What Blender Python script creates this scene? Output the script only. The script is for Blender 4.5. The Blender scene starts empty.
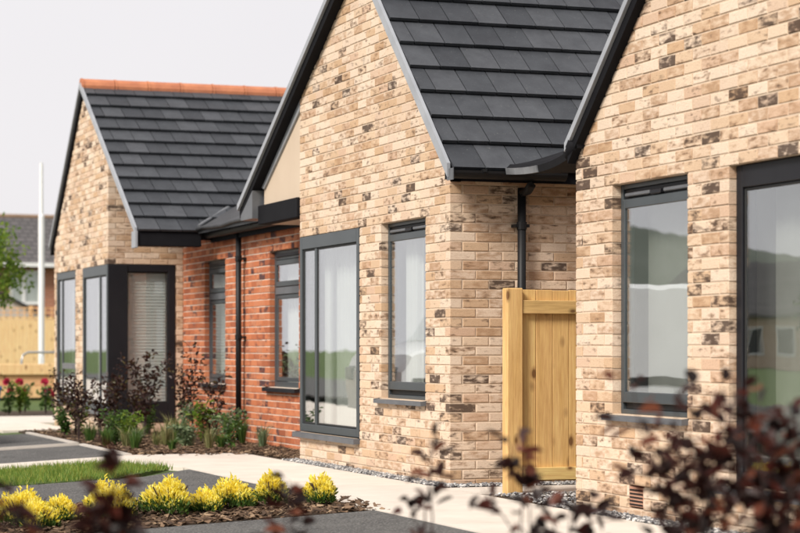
import bpy, math, random
from mathutils import Vector, Matrix, noise as mnoise
R = math.radians
random.seed(7)
scene = bpy.context.scene
COL = scene.collection

# ------------------------------------------------------------------ camera
TH = math.atan2(760.0, 2100.0)
CAM = Vector((15.415, -5.997, 1.03))
cd = bpy.data.cameras.new('camera'); cam = bpy.data.objects.new('camera', cd); COL.objects.link(cam)
cam.location = CAM
cam.rotation_euler = (R(90), 0, R(90) - TH)
cd.sensor_width = 36; cd.lens = 94.5; cd.shift_y = 0.1019
cd.clip_start = 0.1; cd.clip_end = 3000
cd.dof.use_dof = True; cd.dof.focus_distance = 15.8; cd.dof.aperture_fstop = 2.6
scene.camera = cam

# ------------------------------------------------------------------ sky and sun
TOSUN = Vector((0.38, -0.66, 0.64)).normalized()
SUN_EL = math.asin(TOSUN.z); SUN_AZ = math.atan2(TOSUN.x, TOSUN.y)
w = bpy.data.worlds.new('World'); scene.world = w; w.use_nodes = True
nt = w.node_tree; nt.nodes.clear()
sky = nt.nodes.new('ShaderNodeTexSky'); sky.sky_type = 'NISHITA'; sky.sun_disc = False
sky.sun_elevation = SUN_EL; sky.sun_rotation = SUN_AZ; sky.dust_density = 4; sky.air_density = 1.0
b1 = nt.nodes.new('ShaderNodeBackground'); b1.inputs[1].default_value = 0.10
nt.links.new(sky.outputs[0], b1.inputs[0])
tc = nt.nodes.new('ShaderNodeTexCoord')
ns = nt.nodes.new('ShaderNodeTexNoise'); ns.inputs['Scale'].default_value = 2.2; ns.inputs['Detail'].default_value = 4
nt.links.new(tc.outputs['Generated'], ns.inputs['Vector'])
rp = nt.nodes.new('ShaderNodeValToRGB')
rp.color_ramp.elements[0].position = 0.3; rp.color_ramp.elements[0].color = (0.77, 0.745, 0.765, 1)
rp.color_ramp.elements[1].position = 0.7; rp.color_ramp.elements[1].color = (0.82, 0.795, 0.81, 1)
nt.links.new(ns.outputs[0], rp.inputs[0])
b2 = nt.nodes.new('ShaderNodeBackground'); b2.inputs[1].default_value = 1.0
nt.links.new(rp.outputs[0], b2.inputs[0])
mx = nt.nodes.new('ShaderNodeMixShader'); mx.inputs[0].default_value = 0.93
nt.links.new(b1.outputs[0], mx.inputs[1]); nt.links.new(b2.outputs[0], mx.inputs[2])
out = nt.nodes.new('ShaderNodeOutputWorld'); nt.links.new(mx.outputs[0], out.inputs[0])
sd = bpy.data.lights.new('sun', 'SUN'); so = bpy.data.objects.new('sun', sd); COL.objects.link(so)
sd.energy = 4.1; sd.angle = R(18); sd.color = (1.0, 0.94, 0.86)
so.rotation_euler = TOSUN.to_track_quat('Z', 'Y').to_euler(); so.location = (0, -20, 30)
vs = scene.view_settings
vs.view_transform = 'Standard'; vs.look = 'None'; vs.exposure = 0.20; vs.gamma = 1; vs.use_curve_mapping = False

# ------------------------------------------------------------------ materials
def nodes(m):
    m.use_nodes = True; t = m.node_tree; t.nodes.clear()
    o = t.nodes.new('ShaderNodeOutputMaterial'); p = t.nodes.new('ShaderNodeBsdfPrincipled')
    t.links.new(p.outputs[0], o.inputs[0]); return t, p, o
def N(t, k, **kw):
    n = t.nodes.new(k)
    for a, v in kw.items(): setattr(n, a, v)
    return n
def ramp(t, stops, src):
    r = N(t, 'ShaderNodeValToRGB'); e = r.color_ramp.elements
    while len(e) > 1: e.remove(e[-1])
    e[0].position = stops[0][0]; e[0].color = (*stops[0][1], 1)
    for p, c in stops[1:]:
        q = e.new(p); q.color = (*c, 1)
    t.links.new(src, r.inputs[0]); return r.outputs[0]
def noise(t, scale, detail=4, rough=.55, vec=None):
    n = N(t, 'ShaderNodeTexNoise'); n.inputs['Scale'].default_value = scale
    n.inputs['Detail'].default_value = detail; n.inputs['Roughness'].default_value = rough
    if vec is None:
        g = N(t, 'ShaderNodeNewGeometry'); vec = g.outputs['Position']
    t.links.new(vec, n.inputs['Vector']); return n.outputs[0]
def math_(t, op, a, b=None, clamp=False):
    n = N(t, 'ShaderNodeMath', operation=op, use_clamp=clamp)
    for i, v in enumerate((a, b)):
        if v is None: continue
        if isinstance(v, (int, float)): n.inputs[i].default_value = v
        else: t.links.new(v, n.inputs[i])
    return n.outputs[0]
def mixc(t, fac, a, b, blend='MIX'):
    n = N(t, 'ShaderNodeMix', data_type='RGBA', blend_type=blend)
    for s, v in ((n.inputs[0], fac), (n.inputs[6], a), (n.inputs[7], b)):
        if isinstance(v, (int, float)): s.default_value = v
        elif isinstance(v, tuple): s.default_value = (*v, 1)
        else: t.links.new(v, s)
    return n.outputs[2]
def bump(t, p, h, strength=.4, dist=.01):
    b = N(t, 'ShaderNodeBump'); b.inputs['Strength'].default_value = strength; b.inputs['Distance'].default_value = dist
    t.links.new(h, b.inputs['Height']); t.links.new(b.outputs[0], p.inputs['Normal'])
MATS = {}
def simple(name, c1, c2=None, rough=.7, scale=8, bs=.25, bd=.004, metal=0, bscale=None, spec=.5, detail=5):
    if name in MATS: return MATS[name]
    m = bpy.data.materials.new(name); t, p, o = nodes(m)
    c2 = c2 or tuple(x * .82 for x in c1)
    n = noise(t, scale, detail)
    t.links.new(ramp(t, [(.32, c2), (.68, c1)], n), p.inputs['Base Color'])
    p.inputs['Roughness'].default_value = rough; p.inputs['Metallic'].default_value = metal
    p.inputs['Specular IOR Level'].default_value = spec
    if bs: bump(t, p, noise(t, bscale or scale * 8, 3), bs, bd)
    MATS[name] = m; return m
def brick_mat(name, stops, brown, dark, patch_scale=14, shift=0.0):
    m = bpy.data.materials.new(name); t, p, o = nodes(m)
    a = N(t, 'ShaderNodeAttribute', attribute_name='tone')
    s = N(t, 'ShaderNodeSeparateColor'); t.links.new(a.outputs['Color'], s.inputs[0])
    base = ramp(t, stops, s.outputs[0])
    g = N(t, 'ShaderNodeNewGeometry')
    off = N(t, 'ShaderNodeVectorMath', operation='ADD'); t.links.new(g.outputs['Position'], off.inputs[0]); t.links.new(a.outputs['Color'], off.inputs[1])
    mp = N(t, 'ShaderNodeMapping'); mp.inputs['Scale'].default_value = (.8, .8, 2.3); t.links.new(off.outputs[0], mp.inputs[0])
    n1 = noise(t, patch_scale, 4, .5, mp.outputs[0]); n2 = noise(t, patch_scale * 2.6, 6, .7, mp.outputs[0]); n3 = noise(t, 120, 3, .6)
    # brown kiss marks and blackened smudges follow each brick's own value
    f1 = math_(t, 'MULTIPLY', math_(t, 'ADD', math_(t, 'ADD', n1, s.outputs[2]), -0.92), 3.6, True)
    f2 = math_(t, 'MULTIPLY', math_(t, 'ADD', math_(t, 'ADD', math_(t, 'MULTIPLY', n1, .72), math_(t, 'MULTIPLY', n2, .28)), math_(t, 'ADD', s.outputs[1], -1.05)), 6.0, True)
    c = mixc(t, math_(t, 'MULTIPLY', f1, .75), base, brown)
    f3 = math_(t, 'MULTIPLY', math_(t, 'ADD', noise(t, patch_scale * 5, 4, .65, mp.outputs[0]), -.54), 4.5, True)
    c = mixc(t, math_(t, 'MULTIPLY', f3, .6), c, brown)
    c = mixc(t, math_(t, 'MULTIPLY', f2, .92), c, dark)
    c = mixc(t, .16, c, ramp(t, [(.3, (.25, .25, .25)), (.7, (.95, .95, .95))], n3), 'OVERLAY')
    big = noise(t, .9, 3)
    c = mixc(t, .12, c, ramp(t, [(.35, (.3, .3, .3)), (.65, (.75, .75, .75))], big), 'OVERLAY')
    t.links.new(c, p.inputs['Base Color']); p.inputs['Roughness'].default_value = .88; p.inputs['Specular IOR Level'].default_value = .25
    bump(t, p, math_(t, 'ADD', noise(t, 90, 4), math_(t, 'MULTIPLY', n2, .8)), .55, .004)
    MATS[name] = m; return m
M_CREAM = brick_mat('cream_brick', [(0, (.50, .335, .205)), (.25, (.61, .455, .325)), (.55, (.67, .53, .41)), (.8, (.64, .505, .39)), (1, (.53, .36, .25))], (.34, .20, .11), (.06, .038, .028))
M_RED = brick_mat('red_brick', [(0, (.29, .09, .045)), (.25, (.43, .14, .062)), (.65, (.53, .19, .088)), (1, (.45, .19, .105))], (.33, .10, .05), (.06, .035, .04), 9)
M_MORTAR = simple('cream_mortar', (.62, .49, .37), (.54, .42, .305), .95, 30, .5)
M_MORTAR_R = simple('pale_mortar', (.72, .62, .52), (.62, .52, .43), .95, 30, .5)
def tile_mat():
    m = bpy.data.materials.new('slate_grey_tile'); t, p, o = nodes(m)
    oi = N(t, 'ShaderNodeObjectInfo'); g = N(t, 'ShaderNodeNewGeometry')
    r = math_(t, 'FRACT', math_(t, 'ADD', oi.outputs['Random'], g.outputs['Random Per Island']))
    base = ramp(t, [(0, (.030, .033, .039)), (.5, (.042, .046, .053)), (1, (.058, .062, .070))], r)
    n = noise(t, 5, 6, .7)
    c = mixc(t, .6, base, ramp(t, [(.32, (.30, .30, .31)), (.7, (.68, .68, .67))], n), 'OVERLAY')
    lich = noise(t, 60, 3)
    c = mixc(t, ramp(t, [(.64, (0, 0, 0)), (.76, (.45, .45, .45))], lich), c, (.22, .22, .20))
    t.links.new(c, p.inputs['Base Color']); p.inputs['Roughness'].default_value = .58; p.inputs['Specular IOR Level'].default_value = .35
    bump(t, p, noise(t, 140, 3), .25, .003)
    return m
M_TILE = tile_mat()
M_RIDGE = simple('terracotta', (.52, .20, .095), (.40, .14, .07), .8, 6)
M_VERGE = simple('grey_verge_trim', (.34, .355, .38), (.27, .285, .31), .5, 4, .1)
M_BLACK = simple('black_trim', (.010, .010, .012), (.007, .007, .009), .8, 6, .1, spec=.12)
M_PIPE = simple('black_rainwater_plastic', (.012, .012, .013), (.009, .009, .010), .5, 5, .05, spec=.25)
M_PANEL = simple('cream_soffit_board', (.56, .45, .34), (.53, .42, .315), .75, 2, .05)
M_LEAD = simple('lead_sheet', (.24, .25, .265), (.12, .125, .135), .5, 7, .2)
M_LEADD = simple('dark_lead_sheet', (.055, .057, .062), (.03, .031, .034), .5, 5, .2)
M_FRAME = simple('anthracite_frame', (.052, .062, .068), (.043, .052, .057), .38, 3, .04)
M_FRAMED = simple('black_frame', (.014, .014, .017), (.010, .010, .013), .5, 3, .04, spec=.25)
M_SILL = simple('grey_sill', (.12, .125, .135), (.09, .095, .105), .45, 6, .08)
M_RUBBER = simple('black_seal', (.01, .01, .01), (.008, .008, .008), .6, 3, 0)
def glass_mat(ior, tint):
    m = bpy.data.materials.new('window_glass'); m.use_nodes = True; t = m.node_tree; t.nodes.clear()
    o = N(t, 'ShaderNodeOutputMaterial'); tr = N(t, 'ShaderNodeBsdfTransparent'); gl = N(t, 'ShaderNodeBsdfGlossy')
    tr.inputs[0].default_value = (*tint, 1); gl.inputs['Roughness'].default_value = 0.0; gl.inputs[0].default_value = (.96, .97, .98, 1)
    gn = N(t, 'ShaderNodeNewGeometry'); dt = N(t, 'ShaderNodeVectorMath', operation='DOT_PRODUCT')
    t.links.new(gn.outputs['Incoming'], dt.inputs[0]); t.links.new(gn.outputs['Normal'], dt.inputs[1])
    om = math_(t, 'SUBTRACT', 1.0, math_(t, 'ABSOLUTE', dt.outputs['Value']))
    fac = math_(t, 'ADD', math_(t, 'MULTIPLY', math_(t, 'POWER', om, 2.2), 1 - ior), ior, True)   # Schlick, same from both sides
    b = N(t, 'ShaderNodeBump'); b.inputs['Strength'].default_value = .05; b.inputs['Distance'].default_value = .02
    t.links.new(noise(t, 1.7, 2), b.inputs['Height'])
    t.links.new(b.outputs[0], gl.inputs['Normal'])
    mx = N(t, 'ShaderNodeMixShader'); t.links.new(fac, mx.inputs[0]); t.links.new(tr.outputs[0], mx.inputs[1]); t.links.new(gl.outputs[0], mx.inputs[2])
    t.links.new(mx.outputs[0], o.inputs[0]); return m
M_GLASS = glass_mat(.06, (.93, .96, .95))
def wood_mat(name, c1, c2, knot, ax='Z'):
    m = bpy.data.materials.new(name); t, p, o = nodes(m)
    g = N(t, 'ShaderNodeNewGeometry'); oi = N(t, 'ShaderNodeObjectInfo')
    mp = N(t, 'ShaderNodeMapping'); sc = {'Z': (14, 14, .9), 'Y': (14, .9, 14)}[ax]; mp.inputs['Scale'].default_value = sc
    ad = N(t, 'ShaderNodeVectorMath', operation='ADD'); t.links.new(g.outputs['Position'], ad.inputs[0])
    cb = N(t, 'ShaderNodeCombineXYZ')
    for i in range(3): t.links.new(math_(t, 'MULTIPLY', oi.outputs['Random'], 7.0 + 3 * i), cb.inputs[i])
    t.links.new(cb.outputs[0], ad.inputs[1]); t.links.new(ad.outputs[0], mp.inputs[0])
    n = noise(t, 1.6, 5, .6, mp.outputs[0]); fine = noise(t, 7, 4, .6, mp.outputs[0])
    c = ramp(t, [(.3, c2), (.7, c1)], n)
    c = mixc(t, .35, c, ramp(t, [(.35, (.3, .3, .3)), (.65, (.7, .7, .7))], fine), 'OVERLAY')
    vm = N(t, 'ShaderNodeMapping'); vm.inputs['Scale'].default_value = {'Z': (6, 6, 3.0), 'Y': (7, 4.2, 7)}[ax]; t.links.new(ad.outputs[0], vm.inputs[0])
    v = N(t, 'ShaderNodeTexVoronoi'); v.inputs['Scale'].default_value = 1.0; t.links.new(vm.outputs[0], v.inputs['Vector'])
    k = ramp(t, [(.08, (1, 1, 1)), (.12, (.5, .5, .5)), (.2, (0, 0, 0))], v.outputs['Distance'])
    c = mixc(t, k, c, knot)
    tone = ramp(t, [(0, (.34, .34, .34)), (1, (.62, .62, .62))], oi.outputs['Random'])
    c = mixc(t, .8, c, tone, 'OVERLAY')
    t.links.new(c, p.inputs['Base Color']); p.inputs['Roughness'].default_value = .7; p.inputs['Specular IOR Level'].default_value = .3
    bump(t, p, fine, .3, .003); return m
M_WOOD = wood_mat('fresh_softwood', (.70, .455, .19), (.54, .32, .115), (.16, .075, .025))
M_WOODY = wood_mat('fresh_softwood_rail', (.66, .46, .19), (.53, .35, .13), (.16, .08, .03), 'Y')
M_FENCE = wood_mat('pale_fence_wood', (.80, .52, .27), (.70, .43, .21), (.25, .14, .06))
def ground_mat(name, c1, c2, c3, s1, s2, bs=.5, bd=.01, rough=.92):
    m = bpy.data.materials.new(name); t, p, o = nodes(m)
    a = noise(t, s1, 5, .6); b = noise(t, s2, 3, .6)
    c = ramp(t, [(.3, c2), (.7, c1)], a)
    c = mixc(t, ramp(t, [(.45, (0, 0, 0)), (.7, (.8, .8, .8))], b), c, c3)
    t.links.new(c, p.inputs['Base Color']); p.inputs['Roughness'].default_value = rough; p.inputs['Specular IOR Level'].default_value = .3
    bump(t, p, b, bs, bd); return m
M_PATH = ground_mat('pale_concrete', (.68, .62, .55), (.56, .50, .435), (.61, .55, .485), 2.6, 70, .35, .003)
M_TAR = ground_mat('tarmac', (.10, .098, .095), (.045, .045, .046), (.24, .235, .225), 2.6, 60, 1.0, .014, .9)
M_SOIL = ground_mat('bark_soil', (.055, .036, .022), (.03, .02, .013), (.09, .06, .035), 5, 45, .8, .02)
M_LAND = ground_mat('rough_lawn', (.085, .13, .035), (.06, .10, .028), (.11, .14, .05), .6, 30, .8, .03)
M_KERB = simple('concrete_edging', (.55, .5, .45), (.46, .42, .37), .9, 9)
M_WHITEP = simple('white_paint', (.78, .78, .77), (.74, .74, .73), .45, 3, .05)
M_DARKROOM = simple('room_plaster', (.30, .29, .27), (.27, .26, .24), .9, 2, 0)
M_GBLIND = simple('grey_blind_fabric', (.34, .325, .30), (.29, .275, .25), .85, 3, .1)
M_BLIND = simple('pale_blind_fabric', (.60, .60, .56), (.55, .55, .51), .85, 3, .1)
M_CURTAIN = simple('net_curtain', (.72, .70, .67), (.66, .64, .61), .9, 3, .1)
def leaf_mat(name, stops, trans=.35, rough=.45, spec=.4):
    m = bpy.data.materials.new(name); t, p, o = nodes(m)
    g = N(t, 'ShaderNodeNewGeometry')
    c = ramp(t, stops, g.outputs['Random Per Island'])
    n = noise(t, 9, 2); c = mixc(t, .3, c, ramp(t, [(.3, (.3, .3, .3)), (.7, (.7, .7, .7))], n), 'OVERLAY')
    t.links.new(c, p.inputs['Base Color']); p.inputs['Roughness'].default_value = rough; p.inputs['Specular IOR Level'].default_value = spec
    tl = N(t, 'ShaderNodeBsdfTranslucent'); t.links.new(c, tl.inputs[0])
    mxs = N(t, 'ShaderNodeMixShader'); mxs.inputs[0].default_value = trans
    t.links.new(p.outputs[0], mxs.inputs[1]); t.links.new(tl.outputs[0], mxs.inputs[2]); t.links.new(mxs.outputs[0], o.inputs[0])
    return m
M_PURPLE = leaf_mat('purple_leaf', [(0, (.02, .010, .010)), (.45, (.045, .020, .016)), (.75, (.07, .03, .018)), (1, (.10, .09, .03))], .3)
M_MAROON = leaf_mat('maroon_leaf', [(0, (.014, .008, .008)), (.5, (.042, .015, .012)), (.75, (.11, .027, .02)), (1, (.26, .085, .045))], .5, .4, .4)
M_GOLD = leaf_mat('golden_leaf', [(0, (.86, .72, .06)), (.5, (.93, .82, .13)), (1, (.95, .89, .34))], .45, .6)
M_GREEN = leaf_mat('green_leaf', [(0, (.035, .085, .018)), (.5, (.075, .15, .03)), (1, (.14, .22, .05))], .4)
M_GREY = leaf_mat('silver_green_leaf', [(0, (.12, .18, .09)), (.6, (.22, .29, .16)), (1, (.32, .36, .2))], .4)
M_STRAW = leaf_mat('straw_grass', [(0, (.12, .15, .05)), (.5, (.24, .25, .10)), (1, (.38, .33, .16))], .4)
M_LIME = leaf_mat('lime_leaf', [(0, (.08, .16, .02)), (.5, (.17, .27, .03)), (1, (.28, .36, .06))], .5)
M_DEEPG = leaf_mat('deep_green_leaf', [(0, (.025, .055, .014)), (.5, (.045, .09, .02)), (1, (.08, .13, .03))], .3)
M_PETAL = leaf_mat('crimson_petal', [(0, (.45, .02, .05)), (.6, (.60, .05, .12)), (1, (.62, .10, .16))], .3)
M_GRASS = leaf_mat('grass_blade', [(0, (.10, .20, .03)), (.5, (.18, .28, .045)), (.85, (.30, .34, .06)), (1, (.42, .38, .10))], .4, .6)
M_STEM = simple('dark_stem', (.06, .035, .03), (.04, .022, .02), .8, 20)
M_BARK = simple('bark', (.13, .09, .06), (.08, .055, .04), .9, 12, .6, .01)
M_CHIP = leaf_mat('bark_chip', [(0, (.035, .02, .012)), (.5, (.10, .06, .035)), (.85, (.22, .14, .085)), (1, (.34, .24, .15))], 0.0, .9)
M_STONE = leaf_mat('gravel_stone', [(0, (.05, .05, .055)), (.4, (.17, .17, .175)), (.75, (.36, .35, .34)), (1, (.68, .66, .63))], 0.0, .8)

# ------------------------------------------------------------------ mesh helpers
class MB:
    def __init__(s): s.v = []; s.f = []; s.tone = []; s.mi = []
    def add(s, vs, fs, tone=None, mi=0):
        b = len(s.v); s.v += [tuple(v) for v in vs]
        for f in fs: s.f.append(tuple(b + i for i in f)); s.tone.append(tone); s.mi.append(mi)
    def hexa(s, p, tone=None, mi=0):   # 8 points: bottom ring ccw then top ring ccw
        s.add(p, [(3, 2, 1, 0), (4, 5, 6, 7), (0, 1, 5, 4), (1, 2, 6, 5), (2, 3, 7, 6), (3, 0, 4, 7)], tone, mi)
    def box(s, x0, x1, y0, y1, z0, z1, tone=None, mi=0):
        s.hexa([(x0, y0, z0), (x1, y0, z0), (x1, y1, z0), (x0, y1, z0), (x0, y0, z1), (x1, y0, z1), (x1, y1, z1), (x0, y1, z1)], tone, mi)
    def bbox(s, x0, x1, y0, y1, z0, z1, c=.004, mi=0):  # box with chamfered edges
        xs = (x0, x1); ys = (y0, y1); zs = (z0, z1); idx = {}; vs = []
        for i in (0, 1):
            for j in (0, 1):
                for k in (0, 1):
                    x, y, z = xs[i], ys[j], zs[k]; dx = c if i == 0 else -c; dy = c if j == 0 else -c; dz = c if k == 0 else -c
                    for a, pt in enumerate(((x, y + dy, z + dz), (x + dx, y, z + dz), (x + dx, y + dy, z))):
                        idx[i, j, k, a] = len(vs); vs.append(pt)
        q = lambda *t: tuple(idx[u] for u in t)
        fs = []
        for i in (0, 1):
            f = q((i,0,0,0), (i,1,0,0), (i,1,1,0), (i,0,1,0)); fs.append(f if i else f[::-1])
            f = q((0,i,0,1), (1,i,0,1), (1,i,1,1), (0,i,1,1)); fs.append(f[::-1] if i else f)
            f = q((0,0,i,2), (1,0,i,2), (1,1,i,2), (0,1,i,2)); fs.append(f if i else f[::-1])
        for a in (0, 1):
            for b in (0, 1):
                fs.append(q((a,b,0,0), (a,b,0,1), (a,b,1,1), (a,b,1,0)))
                fs.append(q((a,0,b,0), (a,0,b,2), (a,1,b,2), (a,1,b,0)))
                fs.append(q((0,a,b,1), (0,a,b,2), (1,a,b,2), (1,a,b,1)))
        for i in (0, 1):
            for j in (0, 1):
                for k in (0, 1): fs.append(q((i,j,k,0), (i,j,k,1), (i,j,k,2)))
        s.add(vs, fs, None, mi)
    def prism(s, poly, axis, a, b, mi=0):  # extrude 2-D polygon along axis
        n = len(poly)
        mk = {'Y': lambda p, t: (p[0], t, p[1]), 'X': lambda p, t: (t, p[0], p[1]), 'Z': lambda p, t: (p[0], p[1], t)}[axis]
        vs = [mk(p, a) for p in poly] + [mk(p, b) for p in poly]
        fs = [tuple(range(n))[::-1], tuple(range(n, 2 * n))] + [(i, (i + 1) % n, n + (i + 1) % n, n + i) for i in range(n)]
        s.add(vs, fs, None, mi)
    def tube(s, pts, rad, n=8, mi=0, cap=True):
        rings = []; pts = [Vector(p) for p in pts]; m = len(pts)
        vs = []
        for i, p in enumerate(pts):
            d = (pts[min(i + 1, m - 1)] - pts[max(i - 1, 0)]).normalized()
            u = d.cross(Vector((0, 0, 1)) if abs(d.z) < .9 else Vector((1, 0, 0))).normalized(); v = d.cross(u)
            r = rad[i] if isinstance(rad, (list, tuple)) else rad
            for k in range(n):
                a = 2 * math.pi * k / n; vs.append(p + (u * math.cos(a) + v * math.sin(a)) * r)
        fs = []
        for i in range(m - 1):
            for k in range(n): fs.append((i * n + k, i * n + (k + 1) % n, (i + 1) * n + (k + 1) % n, (i + 1) * n + k))
        if cap: fs += [tuple(range(n))[::-1], tuple(range((m - 1) * n, m * n))]
        s.add(vs, fs, None, mi)
    def build(s, name, mat, parent=None, loc=None, smooth=False):
        me = bpy.data.meshes.new(name)
        vv = s.v if loc is None else [(a - loc[0], b - loc[1], c - loc[2]) for a, b, c in s.v]
        me.from_pydata(vv, [], s.f)
        for m in (mat if isinstance(mat, (list, tuple)) else [mat]): me.materials.append(m)
        if any(s.mi): me.polygons.foreach_set('material_index', s.mi)
        if any(x is not None for x in s.tone):
            at = me.attributes.new('tone', 'FLOAT_COLOR', 'FACE')
            buf = []
            for x in s.tone: buf += [*(x or (.5, .3, .3)), 1.0]
            at.data.foreach_set('color', buf)
        if smooth: me.polygons.foreach_set('use_smooth', [True] * len(s.f))
        me.update()
        return link(name, me, parent, loc)
def link(name, me, parent=None, loc=None):
    o = bpy.data.objects.new(name, me); COL.objects.link(o)
    if loc is not None: o.location = loc
    if parent is not None:
        o.parent = parent
        wp = WLOC.get(parent.name, Vector((0, 0, 0)))
        o.location = Vector(o.location) - wp
        WLOC[o.name] = wp + Vector(o.location)
    else: WLOC[o.name] = Vector(o.location)
    return o
WLOC = {}
def thing(name, label, cat, loc=(0, 0, 0), group=None):
    o = link(name, None, None, loc); o.empty_display_size = .2
    return tag(o, label, cat, group)
def tag(o, label, cat, group=None):
    o['label'] = label; o['category'] = cat
    if group: o['group'] = group
    return o
def struct(o): o['kind'] = 'structure'; return o
def stuff(o, label=None, cat=None):
    o['kind'] = 'stuff'
    if label: o['label'] = label; o['category'] = cat
    return o
def proj(p):
    d = Vector(p) - CAM; fw = Vector((-math.cos(TH), math.sin(TH), 0)); rt = Vector((math.sin(TH), math.cos(TH), 0))
    z = d.dot(fw); return (400 + 2100 * d.dot(rt) / z, 348 - 2100 * d.z / z, z)

# ------------------------------------------------------------------ ground
def gz(x, y):
    z = -.05
    if y < -1.35: z += .05 * (max(y, -8) + 1.35)
    if x < -20: z += min(.0145 * (-20 - x), .5)
    return z
xs = [-620, -300, -150, -90, -70, -54.5, -48, -43, -36, -30, -26, -23, -20, -17, -14, -10, -6, -3, 0, 3, 6, 9, 12, 16, 24, 60, 200, 600]
ys = [-600, -250, -100, -50, -30, -20, -14, -10, -8, -6, -4, -2.5, -1.35, 0, 2, 5, 9, 14, 25, 60, 200, 600]
g = MB()
g.add([(x, y, gz(x, y) - .035) for y in ys for x in xs], [(j * len(xs) + i, j * len(xs) + i + 1, (j + 1) * len(xs) + i + 1, (j + 1) * len(xs) + i) for j in range(len(ys) - 1) for i in range(len(xs) - 1)])
struct(g.build('ground', M_LAND))
def sheet(name, poly, mat, off=0.0, thick=.05, parent=None):
    m = MB(); n = len(poly)
    top = [(x, y, gz(x, y) + off) for x, y in poly]; bot = [(x, y, z - thick) for x, y, z in top]
    m.add(top + bot, [tuple(range(n))] + [(i, n + i, n + (i + 1) % n, (i + 1) % n) for i in range(n)])
    return m.build(name, mat, parent)
# concrete path of cast bays along the front
path = struct(sheet('path', [(-5.5, -1.30), (9.5, -1.30), (9.5, .1), (-5.5, .1)], M_SOIL, -.02))
def slab(poly): return sheet('paving_slab', poly, M_PATH, 0.0, .04, path)
jx = [-5.5, -3.7, -1.4, .95, 3.35, 5.75, 8.2, 9.5]
for a, b in zip(jx, jx[1:]):
    e = lambda x: -1.36 if x > -2.9 else -1.36
    slab([(a + .004, e(a)), (b - .004, e(b)), (b - .004, -.16), (a + .004, -.16)])
slab([(.27, -.152), (1.0, -.152), (1.0, 6.5), (.27, 6.5)])
slab([(-5.47, -1.366), (-4.62, -1.366), (-4.62, -8), (-5.47, -8)])
slab([(-4.61, -1.366), (-3.15, -1.366), (-3.3, -1.42), (-4.61, -1.75)])
slab([(-18.0, -1.5), (-12.4, -1.5), (-12.4, -.56), (-18.0, -.56)])
slab([(-18.0, -.55), (-15.0, -.55), (-15.0, 2.4), (-18.0, 2.4)])
for nm, poly in (('driveway', [(-11.3, -1.38), (-11.3, -8), (-8.2, -8), (-8.2, -1.38)]),
                 ('driveway', [(-7.9, -1.38), (-7.9, -8), (-5.48, -8), (-5.48, -1.38)]),
                 ('driveway', [(-2.42, -1.90), (-2.42, -8), (.04, -8), (.04, -1.41), (-.0, -1.366), (-2.95, -1.366)]),
                 ('driveway', [(2.12, -1.366), (2.12, -8), (8.4, -8), (8.4, -1.366)])):
    struct(sheet(nm, poly, M_TAR, -.006, .05))
struct(sheet('road', [(-60, -8.3), (-60, -14.5), (40, -14.5), (40, -8.3)], M_TAR, .002, .04))
struct(sheet('added_pale_paving', [(-60, -8.25), (-11.4, -8.25), (-11.4, -4.2), (-18.1, -2.6), (-60, -2.6)], M_PATH, .004, .04))  # unseen pale sheet, added so the windows reflect paler ground instead of lawn
def kerb(x0, x1, y0, y1, h=.012):
    m = MB(); m.add([(x0, y0, gz(x0, y0) + h), (x1, y0, gz(x1, y0) + h), (x1, y1, gz(x1, y1) + h), (x0, y1, gz(x0, y1) + h)] + [(x0, y0, gz(x0, y0) - .1), (x1, y0, gz(x1, y0) - .1), (x1, y1, gz(x1, y1) - .1), (x0, y1, gz(x0, y1) - .1)],
                    [(0, 1, 2, 3), (0, 4, 5, 1), (1, 5, 6, 2), (2, 6, 7, 3), (3, 7, 4, 0)])
    struct(m.build('edging_kerb', M_KERB))
kerb(-11.35, -8.2, -1.38, -1.32); kerb(-7.9, -5.48, -1.38, -1.32)
kerb(-8.2, -8.14, -8, -1.385); kerb(-7.96, -7.9, -8, -1.385);
def bed(poly): return struct(sheet('planting_bed', poly, M_SOIL, -.012, .06))
bed([(-12.3, -1.31), (-5.51, -1.31), (-5.51, -.05), (-4.05, -.05), (-4.05, .53), (-10.9, .53), (-10.9, -.46), (-12.3, -.46)])
bed([(.045, -1.372), (2.115, -1.372), (2.115, -8), (.045, -8)])
bed([(-8.13, -1.39), (-7.97, -1.39), (-7.97, -8), (-8.13, -8)])
bed([(8.5, -1.6), (11.6, -1.6), (11.6, -7.2), (8.5, -7.2)])
bed([(-21.0, -1.6), (-18.05, -1.6), (-18.05, 3.5), (-21.0, 3.5)])
bed([(1.02, .02), (2.36, .02), (2.36, 6.5), (1.02, 6.5)])

# ------------------------------------------------------------------ brickwork
GAUGE = .075; BL = .225
def interval_sub(segs, a, b):
    o = []
    for s, e in segs:
        if b <= s or a >= e: o.append((s, e)); continue
        if a > s: o.append((s, a))
        if b < e: o.append((b, e))
    return o
def brick_geo(conv, u0, u1, u0t, u1t, zb, zt, pr, c=.0035, depth=.095):
    # front ring, chamfer ring, back ring
    F = [(u0 + c, zb + c), (u1 - c, zb + c), (u1t - c, zt - c), (u0t + c, zt - c)]
    O = [(u0, zb), (u1, zb), (u1t, zt), (u0t, zt)]
    vs = [conv(u, pr, z) for u, z in F] + [conv(u, pr - c, z) for u, z in O] + [conv(u, -depth, z) for u, z in O]
    fs = [(0, 1, 2, 3)] + [(i, 4 + i, 4 + (i + 1) % 4, (i + 1) % 4) for i in range(4)] + [(4 + i, 8 + i, 8 + (i + 1) % 4, 4 + (i + 1) % 4) for i in range(4)]
    return vs, fs
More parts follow.
